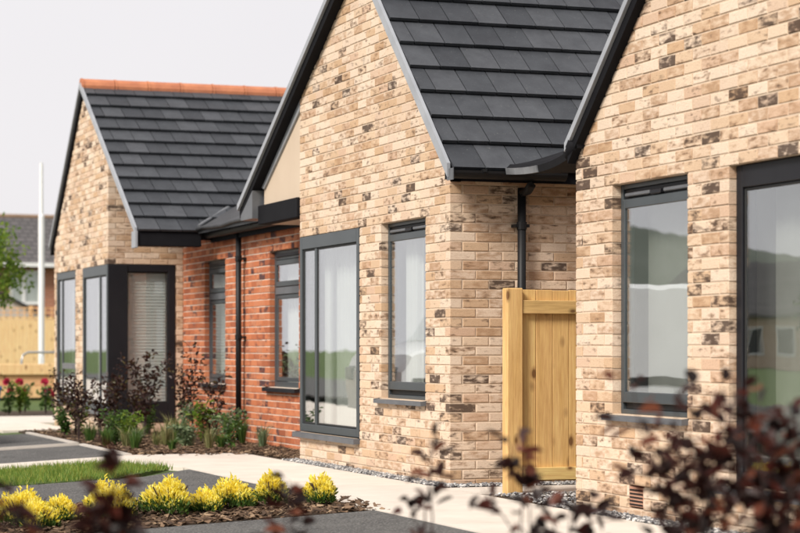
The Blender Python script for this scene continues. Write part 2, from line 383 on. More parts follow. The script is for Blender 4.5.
def new_tone(red=False, u=0.0, z=0.0, mot=1.0):
    cl = mnoise.noise(Vector((u * .9 + 31, z * 1.3, 4.2)))          # firing batches give loose clusters
    d = random.random(); dark = .42 + .12 * random.random()
    if d < ((.12 if red else .16) + .11 * cl) * mot: dark = .54 + .20 * random.random()
    br = .16 + .25 * random.random()
    if random.random() < (.56 + .40 * cl) * mot: br = .40 + .26 * random.random()
    return (random.random(), dark, br)
def brick_run(conv, k0, k1, lo, hi, openings, quoin_lo=0, quoin_hi=0, anchor=0.0, red=False, rows_par=0, mot=1.0):
    bricks = []; core = MB()
    for k in range(k0, k1):
        zb = k * GAUGE; zt = zb + .065; zf = zb + GAUGE; zm = (zb + zt) / 2
        L0, L1, H0, H1 = lo(zb), lo(zt), hi(zb), hi(zt)
        if H0 - L0 < .05: continue
        ops = [(a, b) for a, b, z0, z1 in openings if z0 - .001 < zm < z1]
        segs = [(min(L0, L1), max(H0, H1))]
        for a, b in ops: segs = interval_sub(segs, a, b)
        for a, b in segs:
            a0, a1, b0, b1 = max(a, L0), max(a, lo(zf)), min(b, H0), min(b, hi(zf))
            if b0 - a0 < .01: continue
            b1 = max(b1, a1 + .001)
            core.hexa([conv(a0 + .004, -.1, zb), conv(b0 - .004, -.1, zb), conv(b0 - .004, -.0055, zb), conv(a0 + .004, -.0055, zb),
                       conv(a1 + .004, -.1, zf), conv(b1 - .004, -.1, zf), conv(b1 - .004, -.0055, zf), conv(a1 + .004, -.0055, zf)])
        odd = (k + rows_par) % 2
        segs2 = segs
        if quoin_hi and odd and abs(H0 - hi(0)) < 1e-6: segs2 = interval_sub(segs2, hi(0) - quoin_hi, hi(0) + 1)
        if quoin_lo and odd and abs(L0 - lo(0)) < 1e-6: segs2 = interval_sub(segs2, lo(0) - 1, lo(0) + quoin_lo)
        ph = anchor + (BL / 2 if odd else 0)
        for a, b in segs2:
            i = math.floor((a - ph) / BL)
            u = ph + i * BL
            cuts = []
            while u < b:
                cuts.append((u, u + BL)); u += BL
            for s, e in cuts:
                s2, e2 = max(s, a), (b if e >= b - .001 else e - .010)
                if red and random.random() < .3 and e2 - s2 > .2: parts = [(s2, s2 + .1025), (s2 + .1125, e2)]
                else: parts = [(s2, e2)]
                for p0, p1 in parts:
                    u0, u1 = max(p0, L0), min(p1, H0); t0, t1 = max(p0, L1), min(p1, H1)
                    if u1 - u0 < .025 or t1 < t0: continue
                    j = lambda: random.uniform(-.0012, .0012)
                    bricks.append((u0 + j(), u1 + j(), t0 + j(), max(t1, t0 + .003) + j(), zb + j(), zt + j(), random.uniform(-.0015, .0025), new_tone(red, u0, zb, mot)))
    return bricks, core
def lay_bricks(house, sets, mat, mortar, name_wall, nobj, visible=None):
    """sets: list of (conv, bricks, core)"""
    cm = MB()
    for conv, bricks, core in sets: cm.add(core.v, core.f)
    wall = cm.build(name_wall, mortar, house)
    allb = []
    for conv, bricks, core in sets:
        for b in bricks:
            c = Vector(conv((b[0] + b[1]) / 2, 0, (b[4] + b[5]) / 2))
            area = 0
            if nobj:
                p0 = proj(conv(b[0], 0, b[4])); p1 = proj(conv(b[1], 0, b[5]))
                area = abs(p1[0] - p0[0]) * abs(p1[1] - p0[1])
                if not (0 < p0[0] < 800 and 0 < p1[1] < 533 and (visible is None or visible(c))): area = 0
            allb.append((area, conv, b, c))
    allb.sort(key=lambda t: -t[0])
    rest = MB()
    for i, (area, conv, b, c) in enumerate(allb):
        vs, fs = brick_geo(conv, *b[:7])
        if i < nobj and area > 0:
            m = MB(); m.add(vs, fs, b[7]); m.build('brick', mat, wall, tuple(c))
        else: rest.add(vs, fs, b[7])
    if rest.f: stuff(rest.build('brickwork', mat, wall))
    return wall
conv_front = lambda Y: (lambda u, n, z: (u, Y - n, z))        # faces -Y
conv_right = lambda X: (lambda u, n, z: (X + n, u, z))        # faces +X
conv_left = lambda X: (lambda u, n, z: (X - n, u, z))         # faces -X

# ------------------------------------------------------------------ windows
def rectframe(m, conv, u0, u1, z0, z1, wd, n0, n1, bot=None, top=None):
    """four bars of a frame; n measured outward from the wall face"""
    bot = bot or wd; top = top or wd
    def bar(a, b, c, d):
        p = [conv(a, n0, c), conv(b, n0, c), conv(b, n1, c), conv(a, n1, c), conv(a, n0, d), conv(b, n0, d), conv(b, n1, d), conv(a, n1, d)]
        xs_ = [q[0] for q in p]; ys_ = [q[1] for q in p]; zs_ = [q[2] for q in p]
        m.bbox(min(xs_), max(xs_), min(ys_), max(ys_), min(zs_), max(zs_), .004)
    bar(u0, u0 + wd, z0, z1); bar(u1 - wd, u1, z0, z1)
    bar(u0 + wd + .0005, u1 - wd - .0005, z0, z0 + bot); bar(u0 + wd + .0005, u1 - wd - .0005, z1 - top, z1)
def barbox(m, conv, u0, u1, n0, n1, z0, z1, c=.003):
    a = conv(u0, n0, z0); b = conv(u1, n1, z1)
    m.bbox(min(a[0], b[0]), max(a[0], b[0]), min(a[1], b[1]), max(a[1], b[1]), min(a[2], b[2]), max(a[2], b[2]), c)
def pane(win, conv, u0, u1, z0, z1, n):
    m = MB(); barbox(m, conv, u0, u1, n - .003, n + .003, z0, z1, .0008)
    return m.build('pane', M_GLASS, win)
def sill(win, conv, u0, u1, z, n0, n1, t=.035, mat=None):
    m = MB()
    def sl(a, b, lift):   # sloping top
        p = [conv(a, n0, z - t), conv(b, n0, z - t), conv(b, n1, z - t - .008), conv(a, n1, z - t - .008), conv(a, n0, z + lift), conv(b, n0, z + lift), conv(b, n1, z - .012 + lift), conv(a, n1, z - .012 + lift)]
        m.hexa(p)
    sl(u0 + .021, u1 - .021, 0); sl(u0, u0 + .02, .006); sl(u1 - .02, u1, .006)
    return m.build('sill', mat or M_SILL, win)
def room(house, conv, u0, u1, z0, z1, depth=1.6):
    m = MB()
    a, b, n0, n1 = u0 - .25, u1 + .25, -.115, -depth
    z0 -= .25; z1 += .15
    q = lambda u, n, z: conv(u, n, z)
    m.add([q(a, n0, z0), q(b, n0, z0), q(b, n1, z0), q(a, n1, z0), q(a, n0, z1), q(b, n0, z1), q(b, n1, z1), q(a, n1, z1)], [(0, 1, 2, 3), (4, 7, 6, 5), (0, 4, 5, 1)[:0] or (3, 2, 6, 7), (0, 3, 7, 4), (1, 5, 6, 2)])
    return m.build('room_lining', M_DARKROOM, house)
def small_window(house, conv, u0, u1, z0, z1, rec=.065, sillmat=None):
    m = MB(); n1 = -rec; n0 = n1 - .07
    rectframe(m, conv, u0, u1, z0, z1, .032, n0, n1)
    win = m.build('window', M_FRAME, house)
    s = MB(); rectframe(s, conv, u0 + .034, u1 - .034, z0 + .075, z1 - .10, .046, n0 + .01, n1 + .012, .07, .06); s.build('sash', M_FRAME, win)
    lb = MB(); barbox(lb, conv, u0 + .034, u1 - .034, n0 + .01, n1 - .02, z0 + .033, z0 + .074); lb.build('seal', M_RUBBER, win)
    v = MB(); barbox(v, conv, u0 + .034, u1 - .034, n0, n1 - .015, z1 - .098, z1 - .033); v.build('vent_recess', M_FRAMED, win)
    um = (u0 + u1) / 2
    for a, b in ((u0 + .08, um - .10), (um + .10, u1 - .06)):
        h = MB(); barbox(h, conv, a, b, n1 - .02, n1 + .012, z1 - .085, z1 - .06, .006); h.build('trickle_vent', M_SILL, win)
    h = MB(); barbox(h, conv, um - .07, um + .07, n1 - .02, n1 + .018, z1 - .092, z1 - .062, .006); h.build('vent_slide', M_FRAMED, win)
    pane(win, conv, u0 + .079, u1 - .079, z0 + .144, z1 - .159, n1 - .002)
    sill(win, conv, u0 - .07, u1 + .01, z0, n1 - .01, .045, .035, sillmat)
    return win
def tall_window(house, conv, u0, u1, z0, z1, mull, mat, n1=.006, bot=.07, top=.12, bars=(), fw=.07):
    m = MB(); n0 = n1 - .1
    rectframe(m, conv, u0, u1, z0, z1, fw, n0, n1, bot, top)
    win = m.build('window', mat, house)
    edges = [u0 + fw] + [x for x in mull] + [u1 - fw]
    for x in mull:
        b = MB(); barbox(b, conv, x - .03, x + .03, n0 + .01, n1 - .008, z0 + bot + .001, z1 - top - .001); b.build('mullion', mat, win)
    for i in range(len(edges) - 1):
        a = edges[i] + (.036 if i else 0); b = edges[i + 1] - (.036 if i < len(edges) - 2 else 0)
        g_ = MB(); rectframe(g_, conv, a + .001, b - .001, z0 + bot + .001, z1 - top - .001, .018, n0 + .02, n1 - .014); g_.build('glazing_bead', M_RUBBER, win)
        pane(win, conv, a + .02, b - .02, z0 + bot + .02, z1 - top - .02, n1 - .022)
    for a, b, z in bars:
        t = MB(); barbox(t, conv, a, b, n0 + .005, n1 - .006, z, z + .08); t.build('transom', M_SILL, win)
    return win
def curtain(conv, u0, u1, z0, z1, n, label, mat, waves=9, amp=.03, name='net_curtain', cat='curtain'):
    m = MB(); k = waves * 8; vs = []
    for i in range(k + 1):
        t = i / k; u = u0 + (u1 - u0) * t; d = n + amp * math.sin(t * waves * 6.283 + 1.3 * math.sin(t * 5))
        for z in (z0, z0 + (z1 - z0) * .5, z1): vs.append(conv(u, d * (1.0), z))
    for i in range(k + 1):
        t = i / k; u = u0 + (u1 - u0) * t; d = n - .004 + amp * math.sin(t * waves * 6.283 + 1.3 * math.sin(t * 5))
        for z in (z0, z0 + (z1 - z0) * .5, z1): vs.append(conv(u, d, z))
    h = (k + 1) * 3
    fs = [(i * 3 + j, (i + 1) * 3 + j, (i + 1) * 3 + j + 1, i * 3 + j + 1) for i in range(k) for j in (0, 1)]
    fs += [(h + i * 3 + j, h + i * 3 + j + 1, h + (i + 1) * 3 + j + 1, h + (i + 1) * 3 + j) for i in range(k) for j in (0, 1)]
    m.add(vs, fs); return tag(m.build(name, mat, None, None, True), label, cat)
def vertical_blind(conv, u0, u1, z0, z1, n, label, pitch=.085):
    rail = MB(); barbox(rail, conv, u0, u1, n - .03, n + .03, z1, z1 + .04)
    c = conv((u0 + u1) / 2, n, z0)
    t = thing('vertical_blind', label, 'blind', c)
    rail.build('head_rail', M_WHITEP, t)
    u = u0 + .02
    while u < u1 - .04:
        s = MB(); a = R(-8 + random.uniform(-5, 5)); du, dn = .045 * math.cos(a), .045 * math.sin(a)
        p = [conv(u - du, n - dn, z0), conv(u + du, n + dn, z0), conv(u + du, n + dn + .002, z0), conv(u - du, n - dn + .002, z0)]
        s.hexa(p + [(q[0], q[1], z1) for q in p]); s.build('slat', M_GBLIND, t); u += pitch
    return t

# ------------------------------------------------------------------ roofs
def tile_mesh(name, w_, L, th=.028):
    m = MB(); c = .0045
    m.hexa([(0, c, .004), (L, c, -.016), (L, w_ - c, -.016), (0, w_ - c, .004), (0, c, .004 + th), (L, c, -.012), (L, w_ - c, -.012), (0, w_ - c, .004 + th)])
    me = bpy.data.meshes.new(name); me.from_pydata(m.v, [], m.f); me.materials.append(M_TILE); me.update(); return me
TW = .268; TG = .335
ME_TILE = tile_mesh('roof_tile', TW, TG + .06); ME_HALF = tile_mesh('roof_tile_half', TW / 2, TG + .06)
def slope(roof, foot, apex, y0, y1, nobj_y, first=0):
    """tile one slope; foot/apex are (x,z); tiles up to nobj_y are objects, the rest one joined part"""
    up = Vector((apex[0] - foot[0], 0, apex[1] - foot[1])); L = up.length; up.normalize()
    side = Vector((0, 1, 0)); nrm = up.cross(side)
    if nrm.z < 0: nrm = -nrm
    M = Matrix((up, side, nrm)).transposed()
    rest = MB(); nc = math.ceil(L / TG - .15)
    for i in range(nc):
        s0 = L - (nc - i) * TG - .02 if False else i * TG - .045
        y = y0 - (TW / 2 if i % 2 else 0)
        while y < y1 - .02:
            half = False; yy = y
            if y < y0 - .01: half = True; yy = y + TW / 2
            org = Vector((foot[0], 0, foot[1])) + up * s0 + side * yy + nrm * random.uniform(-.001, .0015)
            me = ME_HALF if half else ME_TILE
            if s0 + TG + .06 > L + .02: pass
            if yy < nobj_y:
                o = bpy.data.objects.new('roof_tile', me); COL.objects.link(o); o.parent = roof
                rot = M @ Matrix.Rotation(random.uniform(-.006, .006), 3, 'Z')
                o.matrix_local = Matrix.Translation(org - WLOC[roof.name]) @ rot.to_4x4()
            else:
                rest.add([org + M @ v.co for v in me.vertices], [tuple(p.vertices) for p in me.polygons])
            y += TW
    if rest.f: stuff(rest.build('tile_courses', M_TILE, roof))
def barge(house, foot, apex, yb, h0=.03, h1=-.125, t=.028):
    m = MB()
    m.prism([(foot[0], foot[1] + h0), (apex[0], apex[1] + h0), (apex[0], apex[1] + h1), (foot[0], foot[1] + h1)], 'Y', yb, yb + t)
    return m.build('barge_board', M_VERGE, house)
def raking_soffit(house, foot, apex, yb, y1, dz=-.10, t=.02):
    m = MB(); m.prism([(foot[0], foot[1] + dz), (apex[0], apex[1] + dz), (apex[0], apex[1] + dz - t), (foot[0], foot[1] + dz - t)], 'Y', yb + .029, y1)
    return m.build('raking_soffit', M_BLACK, house)
def gutter(house, x, y0, y1, z, r=.06, axis='Y', mat=None):
    m = MB(); n = 10; vs = []
    for t in (y0, y1):
        for rr in (r, r - .005):
            for k in range(n + 1):
                a = math.pi + math.pi * k / n
                dx, dz = rr * math.cos(a), rr * math.sin(a)
                vs.append((x + dx, t, z + dz) if axis == 'Y' else (t, x + dx, z + dz))
    q = n + 1; fs = []
    for k in range(n):
        fs += [(k, k + 1, 2 * q + k + 1, 2 * q + k), (q + k, 3 * q + k, 3 * q + k + 1, q + k + 1), ]
    fs += [tuple(range(q))] + [tuple(range(2 * q, 3 * q))[::-1]]
    fs += [(0, 2 * q, 3 * q, q), (n, q + n, 3 * q + n, 2 * q + n)]
    m.add(vs, fs); o = m.build('gutter', M_PIPE, house)
    b = MB()
    for t in (y0 + .25 + .9 * i for i in range(int(max(1, (y1 - y0) / .9)))):
        if t > y1: break
        if axis == 'Y': b.box(x - r - .006, x + r + .006, t, t + .03, z - .01, z + .012)
        else: b.box(t, t + .03, x - r - .006, x + r + .006, z - .01, z + .012)
    if b.f: b.build('gutter_clip', M_PIPE, o)
    return o
def downpipe(house, x, y, z0, z1, off, wallax):
    m = MB(); m.tube([(x, y, z0), (x, y, z1)], .034, 12)
    o = m.build('downpipe', M_PIPE, house, None, True)
    for z in (z0 + .35, (z0 + z1) / 2, z1 - .3):
        k = MB(); k.tube([(x, y, z - .03), (x, y, z + .03)], .041, 12)
        if wallax == 'X': k.box(x - .085, x + .02, y - .06, y + .06, z - .012, z + .012)
        else: k.box(x - .06, x + .06, y - .02, y + .085, z - .012, z + .012)
        k.build('pipe_bracket', M_PIPE, o)
    return o
def deck(roof_prof, house, y0, y1, th=.085, drop=.03):
    """solid roof body under the tiles: profile foot-left, apex, foot-right"""
    (a, b, c) = roof_prof
    m = MB(); m.prism([(a[0], a[1] - drop), (b[0], b[1] - drop), (c[0], c[1] - drop), (c[0], c[1] - drop - th), (b[0], b[1] - drop - th * 1.2), (a[0], a[1] - drop - th)], 'Y', y0, y1)
    return m.build('roof', M_BLACK, house)
def ridge_tiles(roof, x, z, y0, y1):
    L = .45; n = math.ceil((y1 - y0) / L)
    for i in range(n):
        m = MB(); vs = []; a0 = y0 + i * L + .004; a1 = min(y0 + (i + 1) * L - .004, y1)
        k = 8
        for t, s in ((a0, 1.0), (a0 + .03, 1.0), (a0 + .031, .95), (a1, .95)):
            for j in range(k + 1):
                a = R(200) - R(220) * j / k
                vs.append((x + .125 * s * math.cos(a), t, z - .055 + .125 * s * math.sin(a) * .95))
        q = k + 1
        fs = [(r * q + j, r * q + j + 1, (r + 1) * q + j + 1, (r + 1) * q + j) for r in range(3) for j in range(k)] + [tuple(range(q)), tuple(range(3 * q, 4 * q))[::-1]]
        m.add(vs, fs); m.build('ridge_tile', M_RIDGE, roof)
def profile_fn(F, A):   # height of roof line between foot and apex
    return lambda x: F[1] + (A[1] - F[1]) * (x - F[0]) / (A[0] - F[0])
def inv_profile(F, A, drop):
    return lambda z: F[0] + (A[0] - F[0]) * (z + drop - F[1]) / (A[1] - F[1])
def plain_shell(house, x0, x1, y0, y1, z1, mat, left=True, right=True):
    m = MB()
    if left: m.box(x0, x0 + .1, y0, y1, -.2, z1)
    if right: m.box(x1 - .1, x1, y0, y1, -.2, z1)
    m.box(x0 + .1, x1 - .1, y1 - .1, y1, -.2, z1)
    return m.build('rear_wall', mat, house)

# ================================================================== middle bungalow
H2 = thing('brick_bungalow', 'cream brick gabled bungalow with a downpipe beside the timber fence and a red brick link', 'house', (-2, 3, -.05))
A2, FR2, FL2 = (-2.10, 4.622), (.244, 2.44), (-5.84, 2.505)
cf = conv_front(0.0); cr = conv_right(0.0)
lo2 = lambda z: max(-4.0, inv_profile(FL2, A2, .08)(z)); hi2 = lambda z: min(0.0, inv_profile(FR2, A2, .08)(z))
WIN_S2 = (-1.64, -.55, .6, 2.1); WIN_T2 = (-4.02, -2.21, .225, 2.1)
br, co = brick_run(cf, -2, 62, lo2, hi2, [WIN_S2, WIN_T2], 0, .1025 + .01, 0.0, mot=.7)
br2, co2 = brick_run(cr, -2, 32, lambda z: 0.0, lambda z: 7.0, [], .1125 - .0, 0, 0.0, rows_par=1)
lay_bricks(H2, [(cf, br, co), (cr, br2, co2)], M_CREAM, M_MORTAR, 'wall', 300, lambda c: c.y < .02 or (c.y < 1.02 and not (c.y > .5 and c.z < 1.4)))
plain_shell(H2, -4.0, -.12, .7, 7.0, 2.4, M_MORTAR, True, False)
roof2 = deck((FL2, A2, FR2), H2, -.09, 7.2)
slope(roof2, FR2, A2, -.085, 7.2, 2.75); slope(roof2, FL2, A2, -.085, 7.2, -9)
ridge_tiles(roof2, A2[0], A2[1] + .02, -.1, 7.2)
barge(H2, FR2, A2, -.12, .025, -.085); barge(H2, FL2, A2, -.12, .025, -.04)
raking_soffit(H2, FL2, A2, -.12, -.004, -.05); raking_soffit(H2, FR2, A2, -.12, -.004)
m = MB(); m.box(.12, .20, -.09, .87, 2.345, 2.40); m.build('fascia', M_BLACK, H2)
m = MB(); m.box(.004, .119, .0, .87, 2.346, 2.36); m.build('soffit', M_BLACK, H2)
g2 = gutter(H2, .265, -.10, .87, 2.405, .062)
downpipe(H2, .075, .582, -.05, 2.30, 0, 'X')
m = MB(); m.tube([(.265, .582, 2.36), (.265, .582, 2.31), (.20, .582, 2.27), (.10, .582, 2.26), (.075, .582, 2.20)], .036, 12); m.build('swan_neck', M_PIPE, H2, None, True)
m = MB(); m.box(.205, .335, -.106, -.098, 2.33, 2.42); m.build('gutter_stop_end', M_SILL, H2)
# overhang closing panel, beam and boxed foot on the far side
pl = profile_fn(FL2, A2)
m = MB(); m.prism([(-5.30, 2.49), (-4.004, 2.49), (-4.004, pl(-4.004) - .14), (-5.30, pl(-5.30) - .14)], 'Y', .02, .05); m.build('gable_panel', M_PANEL, H2)
m = MB(); m.prism([(-5.32, pl(-5.32) - .125), (-4.004, pl(-4.004) - .125), (-4.004, pl(-4.004) - .215), (-5.25, pl(-5.25) - .185)], 'Y', -.002, .018); m.build('panel_trim', M_VERGE, H2)
m = MB(); m.bbox(-5.36, -4.004, -.03, .09, 2.295, 2.488, .005); m.build('beam', M_BLACK, H2)
m = MB(); m.prism([(-5.80, 2.36), (-5.362, 2.36), (-5.362, pl(-5.362) - .13), (-5.80, pl(-5.80) - .115)], 'Y', -.09, .35); m.build('boxed_eave', M_SILL, H2)
m = MB(); m.box(-5.36, -4.004, .092, .60, 2.30, 2.32); m.build('soffit', M_PANEL, H2)
# windows
small_window(H2, cf, *WIN_S2)
wt = tall_window(H2, cf, -3.985, -2.215, .235, 2.095, [-3.50], M_FRAME)
sill(wt, cf, -4.06, -2.20, .228, -.08, .06, .045)
cl2 = conv_left(-4.0)
tall_window(H2, cl2, .095, .56, .235, 2.095, [], M_FRAMED, .004)
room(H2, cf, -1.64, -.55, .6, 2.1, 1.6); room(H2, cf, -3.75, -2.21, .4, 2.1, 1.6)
curtain(cf, -1.55, -1.25, .66, 2.0, -.22, 'white net curtain gathered in the small window right of the paired tall panes', M_CURTAIN, 4)
curtain(cf, -1.02, -.58, .66, 2.0, -.24, 'white net curtain hanging beside the gathered one in the small window', M_CURTAIN, 5)
curtain(cf, -3.9, -2.25, .3, 1.98, -.24, 'pale net curtain behind the tall window with one dark mullion', M_CURTAIN, 16, .035)
# red brick link wall
YR = .57
cfr = conv_front(YR)
WR1 = (-9.84, -8.86, .6, 2.1); WR2 = (-6.99, -5.88, .6, 2.1)
brr, cor = brick_run(cfr, -2, 32, lambda z: -10.93, lambda z: -4.0, [WR1, WR2], 0, 0, .03, True)
lw = lay_bricks(H2, [(cfr, brr, cor)], M_RED, M_MORTAR_R, 'link_wall', 0)
lw['label'] = 'recessed orange red brick link wall with pale mortar'
for W in (WR1, WR2):
    m = MB(); n1 = -.06; rectframe(m, cfr, W[0], W[1], W[2], W[3], .05, n1 - .07, n1, .06, .10)
    win = m.build('window', M_FRAME, H2)
    t = MB(); barbox(t, cfr, W[0] + .051, W[1] - .051, n1 - .06, n1 + .004, 1.62, 1.70); t.build('transom', M_SILL, win)
    s = MB(); rectframe(s, cfr, W[0] + .055, W[1] - .055, 1.705, 1.995, .055, n1 - .05, n1 + .014); s.build('sash', M_FRAME, win)
    v = MB(); barbox(v, cfr, W[0] + .1, W[1] - .1, n1, n1 + .02, 2.03, 2.065); v.build('trickle_vent', M_FRAMED, win)
    s = MB(); rectframe(s, cfr, W[0] + .055, W[1] - .055, .665, 1.615, .045, n1 - .05, n1 - .006); s.build('lower_sash', M_FRAME, win)
    pane(win, cfr, W[0] + .112, W[1] - .112, 1.762, 1.938, n1 - .002); pane(win, cfr, W[0] + .102, W[1] - .102, .712, 1.568, n1 - .016)
    sill(win, cfr, W[0] - .10, W[1] + .03, .6, n1 - .01, .06, .04, M_FRAMED)
    room(H2, cfr, W[0], W[1], .6, 2.1, 1.4)
curtain(cfr, -9.8, -8.9, .62, 2.05, -.22, 'pale net curtain in the link window nearer the black corner post', M_CURTAIN, 7)
curtain(cfr, -6.95, -5.9, .62, 2.05, -.22, 'pale net curtain in the link window beside the downpipe and grass tuft', M_CURTAIN, 7)
# link roofs with lead edges
def link_roof(x0, x1, yf, zf, p, depth, lx0, lx1):
    m = MB(); y1 = yf + depth
    m.prism([(yf, zf), (y1, zf + p * depth), (y1, zf + p * depth - .06), (yf, zf - .06)], 'X', x0, x1)
    o = m.build('link_roof', M_LEADD, H2)
    e = MB(); e.tube([(lx0 + (lx1 - lx0) * i / 8, yf - .015, zf - .01 + .012 * math.sin(i * 1.7)) for i in range(9)], .024, 8); e.build('lead_roll', M_LEADD, o, None, True)
    return o
lr = link_roof(-9.9, -4.6, .30, 2.46, .52, 2.2, -9.2, -5.9)
m = MB(); m.tube([(-9.15, .32, 2.50), (-9.5, .66, 2.68), (-10.1, 1.3, 3.02), (-10.9, 2.2, 3.5)], .018, 6); m.build('valley_flashing', M_LEAD, lr)
gutter(H2, .42, -9.1, -4.1, 2.40, .055, 'X')
m = MB(); m.box(-9.2, -4.1, .482, .50, 2.30, 2.41); m.build('fascia', M_BLACK, H2)
downpipe(H2, -7.98, .49, -.05, 2.36, 0, 'Y')
# valley tray dressed from the near bungalow's eave foot down to the middle bungalow's gutter
m = MB(); nt_ = 14; vs_ = []
for i in range(nt_ + 1):
    u = i / nt_; x = 2.50 - 2.16 * u; y = -.05 + .40 * u ** .8; z = 2.33 - .0 * u + .10 * (u ** 2) + .10 * (1 - u) ** 3
    k_ = (1 - u) ** .8
    for dy, dz in ((0, -.05), (-.01, 0), (.02, .03), (.10 + .30 * k_, .03 + .20 * k_), (.14 + .50 * k_, -.03)):
        vs_.append((x, y + dy, z + dz))
fs_ = [(i * 5 + j, (i + 1) * 5 + j, (i + 1) * 5 + (j + 1) % 5, i * 5 + (j + 1) % 5) for i in range(nt_) for j in range(5)] + [tuple(range(5)), tuple(range(nt_ * 5, nt_ * 5 + 5))[::-1]]
m.add(vs_, fs_); vt = m.build('valley_tray', M_BLACK, H2)
m = MB()
for i in range(8, nt_):
    a_, b_, c_, d_ = (Vector(vs_[i * 5]), Vector(vs_[i * 5 + 5]), Vector(vs_[i * 5 + 6]), Vector(vs_[i * 5 + 1])); o_ = Vector((0, -.012, 0)); w_ = Vector((0, 0, .0))
    m.hexa([a_ + o_ - w_, b_ + o_ - w_, b_, a_, d_ + o_ + w_, c_ + o_ + w_, c_, d_])
m.build('lead_edge', M_LEAD, vt)

# ================================================================== near bungalow
H3 = thing('brick_bungalow', 'cream brick gabled bungalow with vertical blinds behind both its windows', 'house', (4.5, 3, -.05))
FL3, A3, FR3 = (2.36, 2.40), (4.72, 4.52), (8.5, 2.42)
W3S = (2.93, 3.985, .6, 2.1); W3T = (4.50, 6.32, .225, 2.1)
lo3 = lambda z: max(2.367, inv_profile(FL3, A3, .08)(z)); hi3 = lambda z: min(6.3, inv_profile(FR3, A3, .08)(z))
AIR = (3.18, 3.39, .01, .14)
br, co = brick_run(cf, -2, 60, lo3, hi3, [W3S, W3T, AIR], 0, 0, 2.367)
br2, co2 = brick_run(conv_left(2.367), -2, 32, lambda z: 0.0, lambda z: 3.0, [], .1125, 0, 0, rows_par=1)
lay_bricks(H3, [(cf, br, co), (conv_left(2.367), br2, co2)], M_CREAM, M_MORTAR, 'wall', 300, lambda c: c.x < 5.3 and c.y < .05)
plain_shell(H3, 2.37, 6.3, 3.0, 7.0, 2.4, M_MORTAR, True, False)
m = MB(); m.box(6.2, 6.3, .6, 7.0, -.2, 2.4); m.build('side_wall', M_MORTAR, H3)
roof3 = deck((FL3, A3, FR3), H3, -.06, 7.2)
slope(roof3, FL3, A3, -.05, 7.2, -9); slope(roof3, FR3, A3, -.05, 7.2, -9); ridge_tiles(roof3, A3[0], A3[1] + .02, -.06, 7.2)
barge(H3, FL3, A3, -.085, .025, -.035); barge(H3, FR3, A3, -.085)
raking_soffit(H3, FL3, A3, -.085, -.004, -.055); raking_soffit(H3, FR3, A3, -.085, -.004)
m = MB(); m.tube([(2.45, -.05, 2.42), (2.33, -.02, 2.36), (2.24, .06, 2.335), (2.1, .2, 2.36)], [.05, .055, .045, .03], 8); m.build('eave_end', M_BLACK, H3, None, True)
a = MB(); barbox(a, cf, 3.182, 3.388, -.09, -.006, .012, .138, .002); ab = a.build('air_brick', simple('airbrick_clay', (.55, .30, .2), (.48, .25, .17), .85, 20), H3)
h = MB()
for i in range(9):
    for j in range(5): h.box(3.195 + i * .021, 3.205 + i * .021, -.001, .004, .02 + j * .023, .032 + j * .023)
h.build('vent_holes', M_RUBBER, ab)
small_window(H3, cf, *W3S)
wt3 = tall_window(H3, cf, 4.51, 6.30, .235, 2.095, [5.82], M_FRAMED, -.045, .07, .13)
sill(wt3, cf, 4.44, 6.33, .228, -.1, .06, .045)
tall_window(H3, conv_right(6.3), .06, .58, .235, 2.095, [], M_FRAMED, .004)
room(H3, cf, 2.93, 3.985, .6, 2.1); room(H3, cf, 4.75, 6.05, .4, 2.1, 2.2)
vertical_blind(cf, 2.98, 3.95, .66, 1.98, -.26, 'grey vertical blind in the small window beside the timber fence')
vertical_blind(cf, 4.6, 6.2, .30, 1.98, -.28, 'grey vertical blind in the tall black framed window')

# ================================================================== far bungalow
H1 = thing('brick_bungalow', 'cream brick bungalow with a black framed corner window and orange ridge tiles', 'house', (-12.7, 3, -.05))
Y1 = -.407
FL1, A1, FR1 = (-14.72, 2.48), (-12.47, 4.557), (-9.12, 2.44)
cf1 = conv_front(Y1); cr1 = conv_right(-10.93)
W1S = (-14.48, -13.05, .225, 2.1); W1T = (-12.54, -10.9, .225, 2.1)
lo1 = lambda z: max(-14.6, inv_profile(FL1, A1, .08)(z)); hi1 = lambda z: min(-10.93, inv_profile(FR1, A1, .08)(z))
br, co = brick_run(cf1, -2, 60, lo1, hi1, [W1S, W1T], 0, .1125, -10.93)
br2, co2 = brick_run(cr1, -2, 47, lambda z: Y1, lambda z: YR, [(Y1 - .1, .47, .075, 2.1)], .1125, 0, Y1, rows_par=1)
lay_bricks(H1, [(cf1, br, co), (cr1, br2, co2)], M_CREAM, M_MORTAR, 'wall', 0)
plain_shell(H1, -14.6, -10.93, .7, 7.0, 2.4, M_MORTAR)
m = MB(); m.box(-14.6, -14.5, Y1 + .1, .7, -.2, 2.4); m.build('side_wall', M_MORTAR, H1)
roof1 = deck((FL1, A1, FR1), H1, Y1 - .035, 6.6)
slope(roof1, FR1, A1, Y1 - .03, 6.6, 2.9); slope(roof1, FL1, A1, Y1 - .03, 6.6, -9)
ridge_tiles(roof1, A1[0], A1[1] + .02, Y1 - .05, 6.6)
barge(H1, FR1, A1, Y1 - .062, .025, -.06); barge(H1, FL1, A1, Y1 - .062, .03, -.03)
raking_soffit(H1, FL1, A1, Y1 - .062, Y1 - .004, -.03, .06); raking_soffit(H1, FR1, A1, Y1 - .062, .3)
m = MB(); m.bbox(-9.26, -9.10, Y1 - .03, .34, 2.245, 2.41, .006); m.build('fascia', M_BLACK, H1)
m = MB(); m.bbox(-9.28, -9.08, Y1 - .068, Y1 - .034, 2.22, 2.42, .004); m.build('boxed_eave', M_VERGE, H1)
m = MB(); m.box(-10.92, -9.265, Y1 + .02, .5, 2.25, 2.268)
